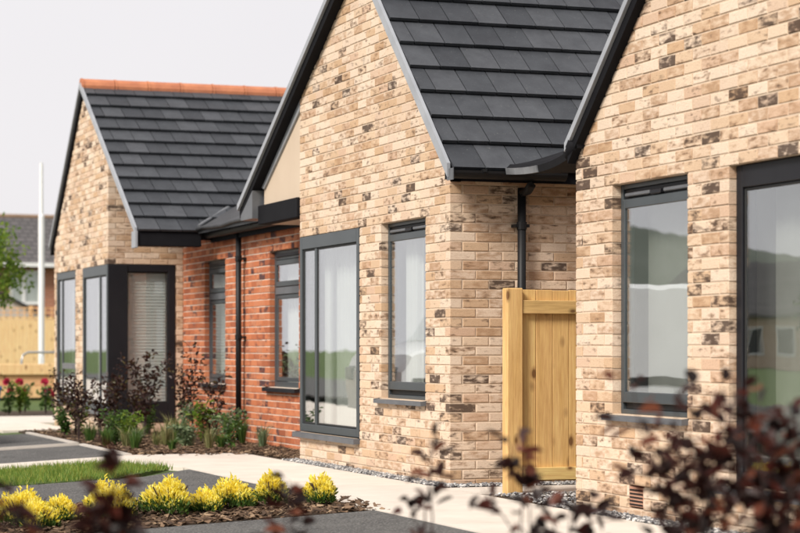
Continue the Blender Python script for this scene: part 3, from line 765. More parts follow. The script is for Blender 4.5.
wl = tall_window(H1, cf1, -12.53, -10.945, .235, 2.095, [-11.45], M_FRAME, .006, .07, .13)
sill(wl, cf1, -12.6, -10.86, .228, -.08, .06, .045)
wr = tall_window(H1, cr1, Y1 + .006, .465, .08, 2.095, [], M_FRAMED, .008, .25, .09, (), .09)
m = MB(); m.bbox(-10.96, -10.915, Y1 + .0, -.155, .085, 2.09, .004); m.build('corner_post', M_FRAMED, H1)
tall_window(H1, cf1, -14.47, -13.06, .235, 2.095, [-14.1], M_FRAME, -.01, .07, .10, [(-14.06, -13.15, .74)])
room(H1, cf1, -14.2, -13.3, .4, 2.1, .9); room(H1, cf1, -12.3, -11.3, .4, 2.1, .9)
curtain(cf1, -12.4, -11.2, .3, 1.95, -.2, 'pale net curtain in the far tall window beside the black corner post', M_CURTAIN, 10)
curtain(cf1, -14.3, -13.2, .3, 1.95, -.22, 'pale net curtain in the window next to the tall white lamp column', M_CURTAIN, 9)
t = thing('venetian_blind', 'pale venetian blind lowered behind the black framed corner window', 'blind', (-11.06, .1, .35))
m = MB()
for i in range(42):
    z = .35 + i * .0395; m.hexa([(-11.022, -.15, z + .044), (-11.010, -.15, z), (-11.010, .38, z), (-11.022, .38, z + .044), (-11.024, -.15, z + .045), (-11.012, -.15, z + .001), (-11.012, .38, z + .001), (-11.024, .38, z + .045)])
stuff(m.build('slats', M_WHITEP, t))
m = MB(); m.box(-11.09, -11.04, -.15, .38, 2.0, 2.04); m.build('head_rail', M_WHITEP, t)
m = MB(); m.box(-11.3, -11.25, -.25, .47, .1, 2.1); m.build('room_lining', M_DARKROOM, H1)

# ================================================================== boundary fence
fx = 1.07
F = thing('boundary_fence', 'new yellow softwood boundary fence with square post between the two near bungalows', 'fence', (fx, .1, -.06))
m = MB(); m.bbox(fx - .1, fx, .04, .165, -.16, 1.475, .006); m.build('post', M_WOOD, F)
y = .172; k = 0
while y < 5.2:
    wd = [.125, .135, .135, .06, .062, .14, .13][k] if k < 7 else random.uniform(.12, .14)
    m = MB(); m.bbox(fx - .075, fx - .055 + random.uniform(-.002, .002), y, y + wd - .004, .03 + random.uniform(-.006, .006), 1.462 + random.uniform(-.006, .006), .003)
    m.build('board', M_WOOD, F); y += wd; k += 1
for z0, z1 in ((1.285, 1.385), (.045, .14)):
    m = MB(); m.bbox(fx - .054, fx - .012, .167, 5.2, z0, z1, .004); m.build('rail', M_WOODY, F)
m = MB(); m.bbox(fx - .1, fx, 2.6, 2.7, -.16, 1.4, .006); m.build('post', M_WOOD, F)
m = MB(); m.bbox(fx - .118, fx - .101, .06, .15, -.05, 1.46, .003); m.build('cover_strip', M_WOOD, F)

# ------------------------------------------------------------------ gravel and bark
def stones(n, region, smin, smax, name, mat, label, cat, zoff=0, flat=.6):
    m = MB()
    ico = [(0, 0, 1)] + [(math.cos(a) * .9, math.sin(a) * .9, .3 * (1 if i % 2 else -1)) for i, a in enumerate([k * math.pi / 3 for k in range(6)])] + [(0, 0, -1)]
    fs = [(0, 1 + i, 1 + (i + 1) % 6) for i in range(6)] + [(7, 1 + (i + 1) % 6, 1 + i) for i in range(6)]
    for _ in range(n):
        x, y = region(); s = random.uniform(smin, smax); a = random.random() * 6.28; ca, sa = math.cos(a), math.sin(a)
        sx, sy, sz = s * random.uniform(.7, 1.3), s * random.uniform(.7, 1.2), s * flat * random.uniform(.7, 1.2)
        z = gz(x, y) + zoff + random.uniform(0, .012)
        tx, ty = random.uniform(-.5, .5), random.uniform(-.5, .5)
        m.add([(x + ca * p[0] * sx - sa * p[1] * sy, y + sa * p[0] * sx + ca * p[1] * sy, z + p[2] * sz + p[0] * tx * sx * .6 + p[1] * ty * sy * .6) for p in ico], fs)
    return stuff(m.build(name, mat), label, cat)
def rect(x0, x1, y0, y1): return lambda: (random.uniform(x0, x1), random.uniform(y0, y1))
stones(3000, rect(-4.05, .02, -.165, -.004), .009, .02, 'gravel', M_STONE, 'grey gravel margin along the middle gable wall', 'gravel')
stones(1100, rect(.004, .265, -.16, 1.2), .009, .02, 'gravel', M_STONE, 'grey gravel margin beside the wall with the downpipe', 'gravel')
stones(3000, rect(2.25, 6.0, -.165, -.004), .009, .02, 'gravel', M_STONE, 'grey gravel margin below the air brick', 'gravel')
stones(1100, rect(1.08, 2.36, -.12, 1.3), .009, .022, 'gravel', M_STONE, 'dark gravel behind the timber fence post', 'gravel')
def chips(n, region, name_label):
    m = MB()
    for _ in range(n):
        x, y = region(); L = random.uniform(.012, .038); W_ = random.uniform(.008, .018); a = random.random() * 6.28
        d = Vector((math.cos(a), math.sin(a), random.uniform(-.35, .35))); e = Vector((-math.sin(a), math.cos(a), random.uniform(-.5, .5)))
        c = Vector((x, y, gz(x, y) + random.uniform(-.006, .018)))
        h = Vector((0, 0, .004))
        q = [c - d * L - e * W_, c + d * L - e * W_ * .6, c + d * L + e * W_ * .7, c - d * L + e * W_]
        m.add([p for p in q] + [p + h for p in q], [(4, 5, 6, 7), (0, 1, 5, 4), (1, 2, 6, 5), (2, 3, 7, 6), (3, 0, 4, 7)])
    return stuff(m.build('bark_mulch', M_CHIP), name_label, 'mulch')
chips(7000, lambda: random.choice((rect(-12.2, -5.55, -1.29, .5), rect(-7.9, -5.55, -1.29, .5), rect(-5.55, -4.1, -.03, .5)))(), 'brown bark mulch round the purple shrubs under the red wall')
chips(90, lambda: random.choice((rect(-5.5, -5.1, -1.2, .0), rect(.05, 2.2, -1.36, -1.24)))(), 'stray bark pieces scattered on the pale path')
chips(5000, rect(.06, 2.10, -4.2, -1.385), 'brown bark mulch under the golden shrubs')

# ------------------------------------------------------------------ plants
def leaf(m, c, d, n, L, W_, fold=.25):
    d = d.normalized(); s = d.cross(n).normalized(); n = s.cross(d)
    b = c; tip = c + d * L - n * L * .12; mid = c + d * L * .5
    q1 = c + d * L * .28; q2 = c + d * L * .72 - n * L * .04
    f = n * W_ * fold; k = s * W_ * .46; k2 = s * W_ * .40
    m.add([b, q1 + k + f, q2 + k2 + f, tip, q2 - k2 + f, q1 - k + f], [(0, 3, 2, 1), (0, 5, 4, 3)])
def rnd(): 
    while True:
        v = Vector((random.uniform(-1, 1), random.uniform(-1, 1), random.uniform(-1, 1)))
        if .05 < v.length < 1: return v.normalized()
def twig_shrub(name, label, cat, loc, h, spread, nst, leaves, L, W_, mat, group=None, leaf_from=.3, stem_r=.006, lean=None, droop=.0):
    t = thing(name, label, cat, loc, group); st = MB(); fo = MB()
    base = Vector(loc)
    for i in range(nst):
        a = random.random() * 6.28; sp = spread * random.uniform(.25, 1); hh = h * random.uniform(.7, 1.0)
        if i == 0: hh = h
        top = base + Vector((math.cos(a) * sp, math.sin(a) * sp, hh))
        if lean: top += Vector(lean) * random.uniform(.5, 1)
        k = 7; pts = []
        for j in range(k + 1):
            u = j / k; p = base.lerp(top, u) + Vector((math.cos(a), math.sin(a), 0)) * (-sp * .35 * math.sin(u * 3.14)) + rnd() * .018 * (u > 0)
            pts.append(p)
        st.tube(pts, [stem_r * (1 - .7 * j / k) for j in range(k + 1)], 5)
        for q in range(leaves // nst):
            u = leaf_from + (1 - leaf_from) * random.random() ** .8; f_ = u * k; j = min(int(f_), k - 1)
            p = pts[j].lerp(pts[j + 1], f_ - j); d = rnd(); d.z = d.z * .5 + .25 - droop
            tw = random.uniform(.0, .11) * (h / .9) * (1.15 - .5 * u) * min(1, .35 + spread * 4)
            e = p + d.normalized() * tw
            if tw > .05 and random.random() < .35: st.tube([p, e], .0015, 3, 0, False)
            leaf(fo, e, d + rnd() * .5, (rnd() + Vector((0, 0, 1.2))).normalized(), L * random.uniform(.6, 1.15), W_ * random.uniform(.7, 1.15))
    st.build('stems', M_STEM, t); fo.build('foliage', mat, t); return t
def tuft(name, label, cat, loc, h, n, spread, wd, mat, group=None):
    t = thing(name, label, cat, loc, group); m = MB(); b0 = Vector(loc)
    for _ in range(n):
        a = random.random() * 6.28; r = random.random() * spread * .25; b = b0 + Vector((math.cos(a) * r, math.sin(a) * r, -.01))
        o = spread * random.uniform(.2, 1); hh = h * random.uniform(.6, 1.05); d = Vector((math.cos(a), math.sin(a), 0)); s = Vector((-d.y, d.x, 0)) * wd
        mid = b + d * o * .35 + Vector((0, 0, hh * .65)); tip = b + d * o + Vector((0, 0, hh * random.uniform(.75, 1.0)))
        m.add([b - s, b + s, mid + s * .8, mid - s * .8, tip], [(0, 1, 2, 3), (3, 2, 4)])
    m.build('blades', mat, t); return t
PS = 'purple leaved shrubs in the bark bed'
for loc, h, sp, ns_, nl, lab in (
    ((-8.73, -1.22, -.04), .80, .28, 5, 190, 'low purple leaved shrub by the tarmac kerb'),
    ((-10.59, -1.06, -.04), .80, .42, 7, 300, 'purple leaved shrub in front of the pale netted far tall window'),
    ((-9.32, -.85, -.04), .66, .36, 7, 300, 'short dense purple leaved shrub beside the black corner post'),
    ((-9.66, -.22, -.04), 1.04, .46, 10, 560, 'tall purple leaved shrub in front of the venetian blind'),
    ((-9.85, -.55, -.04), .86, .25, 5, 210, 'purple leaved shrub standing in front of the black corner post'),
    ((-8.37, .05, -.04), 1.12, .17, 4, 170, 'slender upright purple shrub at the end of the red wall'),
    ((-10.25, -.95, -.04), .62, .34, 6, 260, 'sprawling purple shrub between the kerb and the far tall window'),
    ((-9.15, -.45, -.04), .72, .36, 7, 320, 'bushy purple shrub low in front of the venetian blind'),
    ((-8.9, .08, -.04), .80, .26, 6, 220, 'purple shrub at the inner corner of black window and red wall'),
    ((-7.78, .17, -.04), .92, .22, 4, 170, 'leggy purple shrub between the red wall window and downpipe')):
    twig_shrub('purple_shrub', lab, 'shrub', loc, h, sp, ns_, int(nl * .85), .06, .036, M_PURPLE, PS)
for loc, h, sp, mat, lab in (
    ((-7.26, -1.20, -.04), .26, .15, M_GREEN, 'green strappy plant near the tarmac kerb tip'),
    ((-6.92, -.95, -.04), .24, .16, M_GREY, 'grey green strappy plant beside the path edge'),
    ((-7.27, -.55, -.04), .32, .2, M_STRAW, 'straw tinted grass clump spilling over the bark'),
    ((-6.55, -.1, -.04), .2, .15, M_GREEN, 'small green tuft on the bark before the downpipe'),
    ((-7.19, .32, -.04), .34, .12, M_GREEN, 'upright green tuft at the foot of the downpipe'),
    ((-6.43, .33, -.04), .30, .2, M_GREY, 'arching grey green tuft under the red wall window'),
    ((-8.0, -.95, -.04), .26, .18, M_GREEN, 'green tuft on the bark near the kerb corner'),
    ((-6.1, -.75, -.04), .16, .12, M_GREEN, 'tiny green tuft at the path edge of the bark bed'),
    ((-7.75, -.75, -.04), .24, .2, M_LIME, 'bright green tuft in the middle of the bark bed'),
    ((-8.6, -.75, -.04), .28, .22, M_GREY, 'grey green tuft below the bushy purple shrub'),
    ((-8.1, -.25, -.04), .38, .3, M_STRAW, 'feathery grass clump in front of the black corner window')):
    tuft('grass_tuft', lab, 'plant', loc, h, 70, sp, .006, mat)
for loc, h, mat, lab in (
    ((-8.4, -.05, -.04), .42, M_GREY, 'silvery green bushy perennial under the slender purple shrub'),
    ((-7.62, -.02, -.04), .46, M_LIME, 'bright green leafy perennial beside the leggy purple shrub'),
    ((-9.0, -.65, -.04), .34, M_GREEN, 'dark green leafy perennial between purple shrubs'),
    ((-10.1, -1.12, -.04), .30, M_GREEN, 'low green perennial at the back of the tarmac bay'),
    ((-6.75, -.45, -.04), .24, M_GREY, 'small silvery perennial near the path edge')):
    twig_shrub('perennial', lab, 'plant', loc, h, .2, 9, 260, .06, .03, mat, None, .1, .003)
for k_ in range(20):     # low filler planting through the bed
    x, y = random.uniform(-10.6, -5.9), random.uniform(-1.15, .1)
    zone = ('beside the path edge' if x > -6.6 else 'by the tarmac kerb' if y < -.75 else 'in front of the red wall' if x > -8.3 else 'before the black corner window')
    if k_ % 2: tuft('filler_tuft', ('green', 'straw coloured', 'grey green')[k_ % 3] + ' strappy tuft in the bark bed ' + zone, 'plant', (x, y, -.04), random.uniform(.2, .34), 60, random.uniform(.12, .22), .005, (M_GREEN, M_STRAW, M_GREY)[k_ % 3], 'filler tufts in the bark bed')
    else: twig_shrub('filler_plant', ('dark green', 'bright green', 'silvery', 'purple')[(k_ // 2) % 4] + ' low leafy plant in the bark bed ' + zone, 'plant', (x, y, -.04), random.uniform(.24, .44), .22, 8, 210, .05, .028, (M_GREEN, M_LIME, M_GREY, M_PURPLE)[(k_ // 2) % 4], 'leafy filler plants in the bark bed', .1, .003)
def golden(loc, h, r, lab, n=1100):
    t = thing('golden_shrub', lab, 'shrub', loc, 'golden shrubs in the bark strip'); h *= random.uniform(.7, .92); r *= random.uniform(.85, 1.1); n = 2400; up = MB(); lowm = MB(); st = MB(); b = Vector(loc)
    for _ in range(n):
        a = random.random() * 6.28; q = math.sqrt(random.random()); u = random.random()
        rr = r * q * (.75 + .35 * math.sin(a * 3 + loc[0] * 9)); z = h * (1 - .5 * q * q) * (.25 + .75 * u ** .7) * (.82 + .3 * mnoise.noise(Vector((math.cos(a) * 2 + loc[1] * 5, math.sin(a) * 2, q * 3))))
        p = b + Vector((math.cos(a) * rr, math.sin(a) * rr, z)); d = Vector((math.cos(a) * .5, math.sin(a) * .5, 1.1)) + rnd() * .7
        leaf(lowm if z < h * .34 + random.uniform(-.04, .04) else up, p, d, rnd(), random.uniform(.022, .042), random.uniform(.010, .018))
    for _ in range(14):
        a = random.random() * 6.28; st.tube([b + Vector((0, 0, -.02)), b + Vector((math.cos(a) * r * .7, math.sin(a) * r * .7, h * .7))], [.005, .002], 4)
    up.build('golden_foliage', M_GOLD, t); lowm.build('lower_foliage', M_GREEN, t); st.build('stems', M_STEM, t)
for i, (x, y, h, r, lab) in enumerate((
    (1.55, -1.56, .33, .13, 'upright golden shrub standing alone at the bark strip end by the path'),
    (1.35, -1.86, .31, .12, 'golden shrub second from the path end of the bark strip'),
    (1.30, -2.14, .27, .20, 'wide low golden shrub third from the path end of the strip'),
    (1.45, -2.36, .25, .16, 'low golden shrub in the middle of the bark strip row'),
    (1.48, -2.62, .36, .20, 'round golden shrub next to the low one mid strip'),
    (1.50, -3.0, .34, .19, 'rounded golden shrub beside the dark foreground stem'),
    (1.20, -3.02, .40, .14, 'golden shrub standing behind the rounded one'),
    (1.30, -3.32, .28, .13, 'small golden shrub near the grass strip end of the row'),
    (1.45, -3.60, .38, .24, 'broad golden shrub at the end of the row farthest from the path'),
    (1.70, -3.55, .24, .15, 'low golden shrub in front of the broad one'),
    (1.5, -3.98, .30, .14, 'golden shrub at the very edge beyond the broad one'))):
    golden((x, y, gz(x, y) - .01), h, r, lab)
# grass strip
m = MB()
gp = [(-4.52, -1.78), (-3.4, -1.46), (-2.98, -1.72), (-2.46, -2.1), (-2.40, -8), (-4.55, -8)]
struct(sheet('lawn', gp, M_LAND, .0, .06))
for _ in range(16000):
    x = random.uniform(-4.5, -2.45); y = random.uniform(-4.6, -1.5)
    if y > -1.78 + (x + 4.52) * .286 - .02: continue
    if x > -3.0 and y > -1.70 - (x + 2.98) * .8: continue
    z = gz(x, y); h = random.uniform(.03, .075); a = random.random() * 6.28; b = random.random() * 6.28
    dx, dy = math.cos(a) * .004, math.sin(a) * .004; e = h * .5
    m.add([(x - dx, y - dy, z - .005), (x + dx, y + dy, z - .005), (x + math.cos(b) * e, y + math.sin(b) * e, z + h)], [(0, 1, 2)])
stuff(m.build('grass', M_GRASS), 'strip of mown grass between tarmac bays', 'grass')
# foreground maroon shrubs, close to the camera and out of focus
random.seed(21)
FG = 'maroon shrubs close to the camera'
zg = lambda x, y: gz(x, y) - .01
for x, y, h, sp, ns_, nl, lab, lf, lean in (
    (10.20, -2.95, .96, .20, 11, 430, 'dense dark maroon shrub in front of the tall black framed window', .4, (0, -.02, 0)),
    (9.90, -3.06, .93, .28, 12, 240, 'open maroon shrub in front of the gravel and air brick', .5, (0, -.05, 0)),
    (10.75, -2.95, .72, .20, 8, 300, 'dark maroon shrub overlapping the sill of the tall black framed window', .3, None),
    (9.45, -3.30, .60, .28, 8, 150, 'sparse maroon shrub in front of the pale path', .6, None),
    (9.44, -3.41, .74, .05, 2, 34, 'thin maroon sprig in front of the timber fence', .80, None),
    (8.86, -3.54, .74, .07, 3, 40, 'thin maroon sprig in front of the middle gable wall', .72, None),
    (9.98, -4.84, .74, .05, 6, 240, 'dark maroon shrub in front of the grass strip', .5, None),
    (9.18, -4.11, .62, .04, 4, 90, 'narrow maroon sprig before a golden shrub', .65, None),
    (9.9, -5.07, .66, .05, 6, 200, 'dark maroon shrub before the broad golden shrub', .5, None)):
    twig_shrub('maroon_shrub', lab, 'shrub', (x, y, zg(x, y)), h - zg(x, y) * 1.0, sp, ns_, int(nl * 1.0), .066, .040, M_MAROON, FG, lf, .006, lean)

# ================================================================== background left
def tree(name, label, loc, trunk_h, crown_c, rad, nleaf, L, mat, group=None, clumps=26):
    t = thing(name, label, 'tree', loc, group); b = Vector(loc); cc = Vector(crown_c); tr = MB(); fo = MB()
    tr.tube([b + Vector((0, 0, -.1)), b + Vector((.05, .03, trunk_h * .5)), Vector((cc.x, cc.y, cc.z - rad[2] * .5)), cc + Vector((0, 0, rad[2] * .3))], [.045 * trunk_h ** .7, .035 * trunk_h ** .7, .02 * trunk_h ** .7, .01], 8)
    for i in range(clumps):
        d = rnd(); q = random.uniform(.45, 1.0); c = cc + Vector((d.x * rad[0], d.y * rad[1], d.z * rad[2])) * q
        s = cc + Vector((0, 0, -rad[2] * .5)); tr.tube([s, s.lerp(c, .5) + rnd() * .08 * rad[0], c], [.016 * trunk_h ** .6, .008 * trunk_h ** .5, .003], 5)
        cr_ = rad[0] * random.uniform(.18, .36)
        for _ in range(nleaf // clumps):
            e = c + rnd() * cr_ * random.random() ** .5
            leaf(fo, e, rnd() + Vector((0, 0, -.2)), (rnd() + Vector((0, 0, 1))).normalized(), L * random.uniform(.7, 1.2), L * .55)
    tr.build('trunk', M_BARK, t, None, True); fo.build('crown', mat, t)
tree('young_tree', 'small bright green tree beside the white lamp column', (-22, -.25, -.02), 1.6, (-22, -.18, 2.5), (.70, .70, .85), 1300, .09, M_LIME)
# lamp column
t = thing('lamp_column', 'tall white two stage lamp column rising behind the rose bed', 'lamp post', (-30, 2.18, .1))
m = MB(); m.tube([(-30, 2.18, -.1), (-30, 2.18, 3.88)], [.066, .066], 14); m.tube([(-30, 2.18, 3.881), (-30, 2.18, 3.93)], [.066, .045], 14); m.build('lower_shaft', M_WHITEP, t, None, False)
m = MB(); m.tube([(-30, 2.18, 3.931), (-30, 2.18, 5.04)], [.042, .036], 12); m.build('upper_shaft', M_WHITEP, t)
m = MB(); m.box(-29.935, -29.925, 2.14, 2.22, .45, .85); m.build('access_door', M_WHITEP, t)
m = MB(); m.tube([(-29, 1.58, .05), (-29, 1.58, .78), (-29, 1.62, .89), (-29, 1.72, .94), (-29, 2.3, .94), (-29, 2.4, .89), (-29, 2.44, .78), (-29, 2.44, .05)], .025, 10)
tag(m.build('cycle_stand', simple('galvanised_steel', (.45, .46, .47), (.38, .39, .4), .35, 6, .05, metal=.6), None, None, True), 'grey steel hoop cycle stand at the foot of the lamp column', 'cycle stand')
P = thing('timber_planter', 'long raised timber sleeper planter behind the roses', 'planter', (-26, 1.5, .03))
for z0, z1, mt in ((.05, .28, M_FENCE), (.285, .50, M_FENCE), (.505, .715, M_FENCE)):
    for i in range(4):
        m = MB(); m.bbox(-26.0, -25.86 if z0 < .5 else -25.80, -2.4 + i * 2.3, -.105 + i * 2.3, z0, z1, .008); m.build('sleeper', mt, P)
m = MB(); m.box(-27.0, -26.01, -2.4, 6.8, .05, .66); m.build('soil', M_SOIL, P)
# pale close boarded fence with trellis top
P = thing('garden_fence', 'pale close boarded garden fence with trellis top at the far side', 'fence', (-43, 3, .3))
m = MB(); y = -3.0
while y < 12:
    m.box(-43.0 + random.uniform(-.004, .004), -42.98, y, y + .094, .2, 1.83); y += .1
stuff(m.build('boards', M_FENCE, P))
for z in (.6, 1.5, 1.84):
    m = MB(); m.box(-43.07, -43.01, -3, 12, z, z + .06); m.build('rail', M_FENCE, P)
for i in range(9):
    m = MB(); m.box(-43.18, -43.075, -3 + i * 1.8, -2.9 + i * 1.8, .1, 2.2); m.build('post', M_FENCE, P)
m = MB(); y = -3.0
while y < 12: m.box(-42.975, -42.955, y, y + .03, 1.905, 2.16); y += .19
for z in (2.0, 2.13): m.box(-42.99, -42.976, -3, 12, z, z + .03)
stuff(m.build('trellis', M_FENCE, P))
# shed
S = thing('garden_shed', 'pale boarded shed with a dark pitched roof behind the garden fence', 'shed', (-46.5, 3.9, .3))
SW = simple('pale_shed_paint', (.52, .47, .42), (.46, .41, .36), .8, 5)
m = MB(); m.prism([(2.6, .2), (5.2, .2), (5.2, 1.95), (3.9, 2.6), (2.6, 1.95)], 'X', -48, -46.2); m.build('wall', SW, S)
for s_ in (-1, 1):
    m = MB(); m.prism([(3.9, 2.61), (3.9 + s_ * 1.5, 1.86), (3.9 + s_ * 1.5, 1.92), (3.9, 2.67)], 'X', -48.1, -46.05); m.build('roof_slope', M_LEADD, S)
# neighbouring house
Hn = thing('brick_house', 'red brick house with a grey pantile roof and white window beyond the fence', 'house', (-55, 5, .4))
def tiled_far():
    m = bpy.data.materials.new('far_grey_pantile'); t, p, o = nodes(m)
    g = N(t, 'ShaderNodeNewGeometry'); mp = N(t, 'ShaderNodeMapping'); mp.inputs['Rotation'].default_value = (0, 0, 0); mp.inputs['Scale'].default_value = (1, 1, 1)
    sx = N(t, 'ShaderNodeSeparateXYZ'); t.links.new(g.outputs['Position'], sx.inputs[0]); cb = N(t, 'ShaderNodeCombineXYZ')
    t.links.new(sx.outputs[1], cb.inputs[0]); t.links.new(sx.outputs[2], cb.inputs[1])
    b = N(t, 'ShaderNodeTexBrick'); t.links.new(cb.outputs[0], b.inputs['Vector']); b.inputs['Scale'].default_value = 1
    b.inputs['Brick Width'].default_value = .3; b.inputs['Row Height'].default_value = .15; b.inputs['Mortar Size'].default_value = .02
    b.inputs['Color1'].default_value = (.085, .078, .078, 1); b.inputs['Color2'].default_value = (.11, .10, .10, 1); b.inputs['Mortar'].default_value = (.03, .03, .03, 1)
    t.links.new(b.outputs[0], p.inputs['Base Color']); p.inputs['Roughness'].default_value = .8; bump(t, p, b.outputs[1], -.6, .03); return m
def far_brick(name, c1, c2, mo):
    m = bpy.data.materials.new(name); t, p, o = nodes(m)
    g = N(t, 'ShaderNodeNewGeometry'); sx = N(t, 'ShaderNodeSeparateXYZ'); t.links.new(g.outputs['Position'], sx.inputs[0]); cb = N(t, 'ShaderNodeCombineXYZ')
    t.links.new(math_(t, 'ADD', sx.outputs[0], sx.outputs[1]), cb.inputs[0]); t.links.new(sx.outputs[2], cb.inputs[1])
    b = N(t, 'ShaderNodeTexBrick'); t.links.new(cb.outputs[0], b.inputs['Vector']); b.inputs['Scale'].default_value = 1
    b.inputs['Brick Width'].default_value = .225; b.inputs['Row Height'].default_value = .075; b.inputs['Mortar Size'].default_value = .008
    b.inputs['Color1'].default_value = (*c1, 1); b.inputs['Color2'].default_value = (*c2, 1); b.inputs['Mortar'].default_value = (*mo, 1)
    t.links.new(b.outputs[0], p.inputs['Base Color']); p.inputs['Roughness'].default_value = .9; return m
M_FTILE = tiled_far(); M_FBRICK = far_brick('far_red_brick', (.40, .14, .07), (.30, .10, .05), (.45, .33, .25))
M_FCREAM = far_brick('far_buff_brick', (.55, .40, .28), (.45, .31, .2), (.5, .42, .34))
m = MB(); m.box(-58, -52, -2, 14, 0, 3.72); m.build('wall', M_FBRICK, Hn)
m = MB(); m.prism([(-51.6, 3.76), (-55, 5.42), (-58.4, 3.76), (-58.4, 3.62), (-51.6, 3.62)], 'Y', -2.3, 14.3); rf = m.build('roof', M_FTILE, Hn)
m = MB(); m.tube([(-55, -2.3, 5.42), (-55, 14.3, 5.42)], .09, 8); m.build('ridge', simple('brown_ridge', (.26, .17, .11), (.2, .13, .08), .85, 3), rf)
m = MB(); m.box(-51.59, -51.5, -2.3, 14.3, 3.62, 3.75); m.build('gutter', M_WHITEP, Hn)
m = MB(); rectframe(m, conv_right(-52), 5.12, 6.12, 2.42, 3.52, .09, -.02, .05); wn = m.build('window', M_WHITEP, Hn)
m = MB(); m.box(-51.99, -51.95, 5.52, 5.62, 2.5, 3.43); m.build('mullion', M_WHITEP, wn)
m = MB(); m.box(-51.985, -51.975, 5.21, 6.03, 2.51, 3.43); m.build('pane', M_GLASS, wn)
m = MB(); m.box(-51.998, -51.992, 5.21, 6.03, 2.51, 3.43); m.build('net_curtain', M_CURTAIN, wn)
m = MB(); m.tube([(-55, 4.95, 5.4), (-55, 4.95, 6.1)], .02, 6)
for k_ in range(5): m.tube([(-55, 4.75 + .02 * k_, 6.05 + .0 * k_), (-55, 5.15, 6.05 - .05 * k_)], .006, 4)
m.build('aerial', M_LEAD, rf)
# roses
for i, (x, y, h, lab) in enumerate(((-18.5, -.42, .50, 'rose bush with a bright pink bloom near the blue tub'), (-18.6, -.22, .50, 'rose bush with crimson blooms second from the blue tub'), (-18.4, .16, .50, 'rose bush with a red bloom near the lamp column side'), (-18.3, .32, .30, 'low rose bush with a dark crimson bloom beside the far window'), (-19.4, .0, .48, 'leafy rose bush behind the others'))):
    t = twig_shrub('rose_bush', lab, 'rose', (x, y, -.04), h, .16, 7, 170, .07, .045, M_LIME if i % 2 else M_GREEN, 'rose bushes', .15, .005)
    for k_ in range(2 if i < 4 else 0):
        m = MB(); c = Vector((x + random.uniform(-.08, .08), y + (.04 if k_ else -.02), h - .07 + (-.1 if k_ else .05)))
        for q in range(26): leaf(m, c, rnd() + Vector((0, 0, .5)), rnd(), .075, .065)
        m.build('bloom', M_PETAL, t)
m = MB(); n = 16
vs = []
for r_, z in ((.16, -.04), (.21, .36), (.225, .37), (.225, .42), (.20, .42), (.18, .30)):
    for k_ in range(n): a = 6.283 * k_ / n; vs.append((-18.2 + r_ * math.cos(a), -.80 + r_ * math.sin(a), z))
m.add(vs, [(r_ * n + k_, r_ * n + (k_ + 1) % n, (r_ + 1) * n + (k_ + 1) % n, (r_ + 1) * n + k_) for r_ in range(5) for k_ in range(n)] + [tuple(range(5 * n, 6 * n))])
tag(m.build('plant_tub', simple('blue_glaze', (.02, .12, .30), (.015, .09, .24), .3, 4, .05), None, None, True), 'glossy blue round tub beside the rose bushes', 'tub')

# ================================================================== street seen in the window reflections
V = thing('parked_van', 'white panel van parked on the tarmac bay in front of the far bungalow', 'van', (-9.7, -4.9, -.25))
VP = simple('white_van_paint', (.78, .79, .80), (.75, .76, .77), .28, 2, .0)
prof = [(-7.1, .25), (-7.12, 1.0), (-7.05, 1.75), (-6.9, 1.85), (-4.2, 1.85), (-3.85, 1.72), (-3.35, 1.12), (-2.75, .95), (-2.62, .75), (-2.62, .25)]
m = MB(); n = len(prof); vs = []
for x, k_ in ((-10.62, .93), (-10.55, 1.0), (-8.85, 1.0), (-8.78, .93)):
    for y, z in prof: vs.append((x if k_ == 1 else x, -4.86 + (y + 4.86) * (k_ if k_ == 1 else .985), z if k_ == 1 else .3 + (z - .3) * .96))
fs = [(r_ * n + k_, r_ * n + (k_ + 1) % n, (r_ + 1) * n + (k_ + 1) % n, (r_ + 1) * n + k_) for r_ in range(3) for k_ in range(n)] + [tuple(range(n))[::-1], tuple(range(3 * n, 4 * n))]
m.add(vs, fs); m.build('body', VP, V)
for sx_ in (-8.775, -10.625):
    m = MB(); m.prism([(-4.9, 1.15), (-3.55, 1.15), (-3.92, 1.62), (-4.9, 1.66)], 'X', sx_ - .004, sx_ + .004); m.build('side_window', M_GLASS, V)
    m = MB(); m.box(sx_ - .012, sx_ + .012, -7.0, -2.8, .55, .66); m.build('side_rub_strip', M_RUBBER, V)
    for yw in (-6.2, -3.45):
        o_ = .1 if sx_ < -9.7 else -.1
        m = MB(); m.tube([(sx_ + o_ - .1, yw, .06), (sx_ + o_ + .1, yw, .06)], .32, 20); wh = m.build('wheel', M_RUBBER, V)
        m = MB(); m.tube([(sx_ + o_ - .11, yw, .06), (sx_ + o_ + .11, yw, .06)], .18, 16); m.build('rim', M_LEAD, wh)
    m = MB(); m.bbox(sx_ - .05, sx_ + .05, -3.75, -3.62, 1.18, 1.36, .02); m.build('mirror', M_RUBBER, V)
m = MB(); m.add([(-10.45, -3.80, 1.70), (-8.95, -3.80, 1.70), (-8.9, -3.33, 1.13), (-10.5, -3.33, 1.13)], [(0, 1, 2, 3)]); m.build('windscreen', M_GLASS, V)
for x in (-10.45, -9.1): 
    m = MB(); m.bbox(x, x + .25, -2.66, -2.58, .62, .80, .02); m.build('headlight', M_SILL, V)
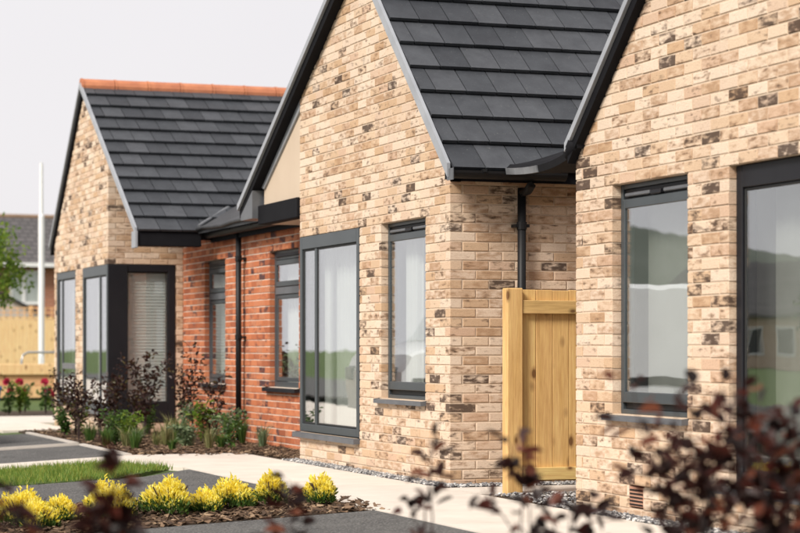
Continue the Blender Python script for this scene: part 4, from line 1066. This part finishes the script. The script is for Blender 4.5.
def house_opposite(name, label, x0, x1, y0, y1, eave, ridge, wm):
    t = thing(name, label, 'house', ((x0 + x1) / 2, (y0 + y1) / 2, -.3))
    m = MB(); m.box(x0, x1, y0, y1, -.5, eave); m.build('wall', wm, t)
    ym = (y0 + y1) / 2
    m = MB(); m.prism([(y0 - .3, eave - .05), (ym, ridge), (y1 + .3, eave - .05), (y1 + .3, eave - .2), (y0 - .3, eave - .2)], 'X', x0 - .2, x1 + .2); m.build('roof', M_FTILE, t)
    for k_ in range(int((x1 - x0) / 3)):
        xx = x0 + 1 + k_ * 3
        m = MB(); rectframe(m, lambda u, n_, z: (u, y1 + n_, z), xx, xx + 1.3, .7, 2.0, .08, -.03, .05); w_ = m.build('window', M_WHITEP, t)
        m = MB(); m.box(xx + .08, xx + 1.22, y1 + .005, y1 + .015, .78, 1.92); m.build('pane', M_FRAMED, w_)
house_opposite('brick_house', 'buff brick bungalow far across the road', -80, -58, -48, -40, 2.6, 5.0, M_FCREAM)
for i, (x, y, s_) in enumerate(((-25, -19.5, .95), (-17.5, -17.5, 1.05), (-12.5, -16.4, .85), (-38, -17, .8))):
    tree('street_tree', ('round green tree across the road on the buff bungalow side', 'largest green tree across the road', 'smallest green tree across the road near the white van', 'green tree in line with the buff bungalow across the road')[i], (x, y, -.4), 2.0 * s_, (x, y, 1.9 * s_), (1.7 * s_, 1.7 * s_, 1.6 * s_), 2600, .2, M_DEEPG, 'trees across the road', 30)
m = MB(); nseg = 40; vs = []
for i in range(nseg + 1):
    a = R(180 + 21) + R(50) * i / nseg
    d = Vector((math.cos(a), math.sin(a), 0)); hh = 24 * min(1, i / nseg / .07, (1 - i / nseg) / .3) * (.85 + .15 * math.sin(i * .55)) + 1
    vs += [tuple(d * 300 + Vector((0, 0, -2))), tuple(d * 380 + Vector((0, 0, hh))), tuple(d * 480 + Vector((0, 0, -2)))]
m.add(vs, [(i * 3 + j, (i + 1) * 3 + j, (i + 1) * 3 + j + 1, i * 3 + j + 1) for i in range(nseg) for j in (0, 1)])
struct(m.build('hill', simple('wooded_hill', (.10, .115, .095), (.07, .085, .065), .95, .08, .0), None, None, True))
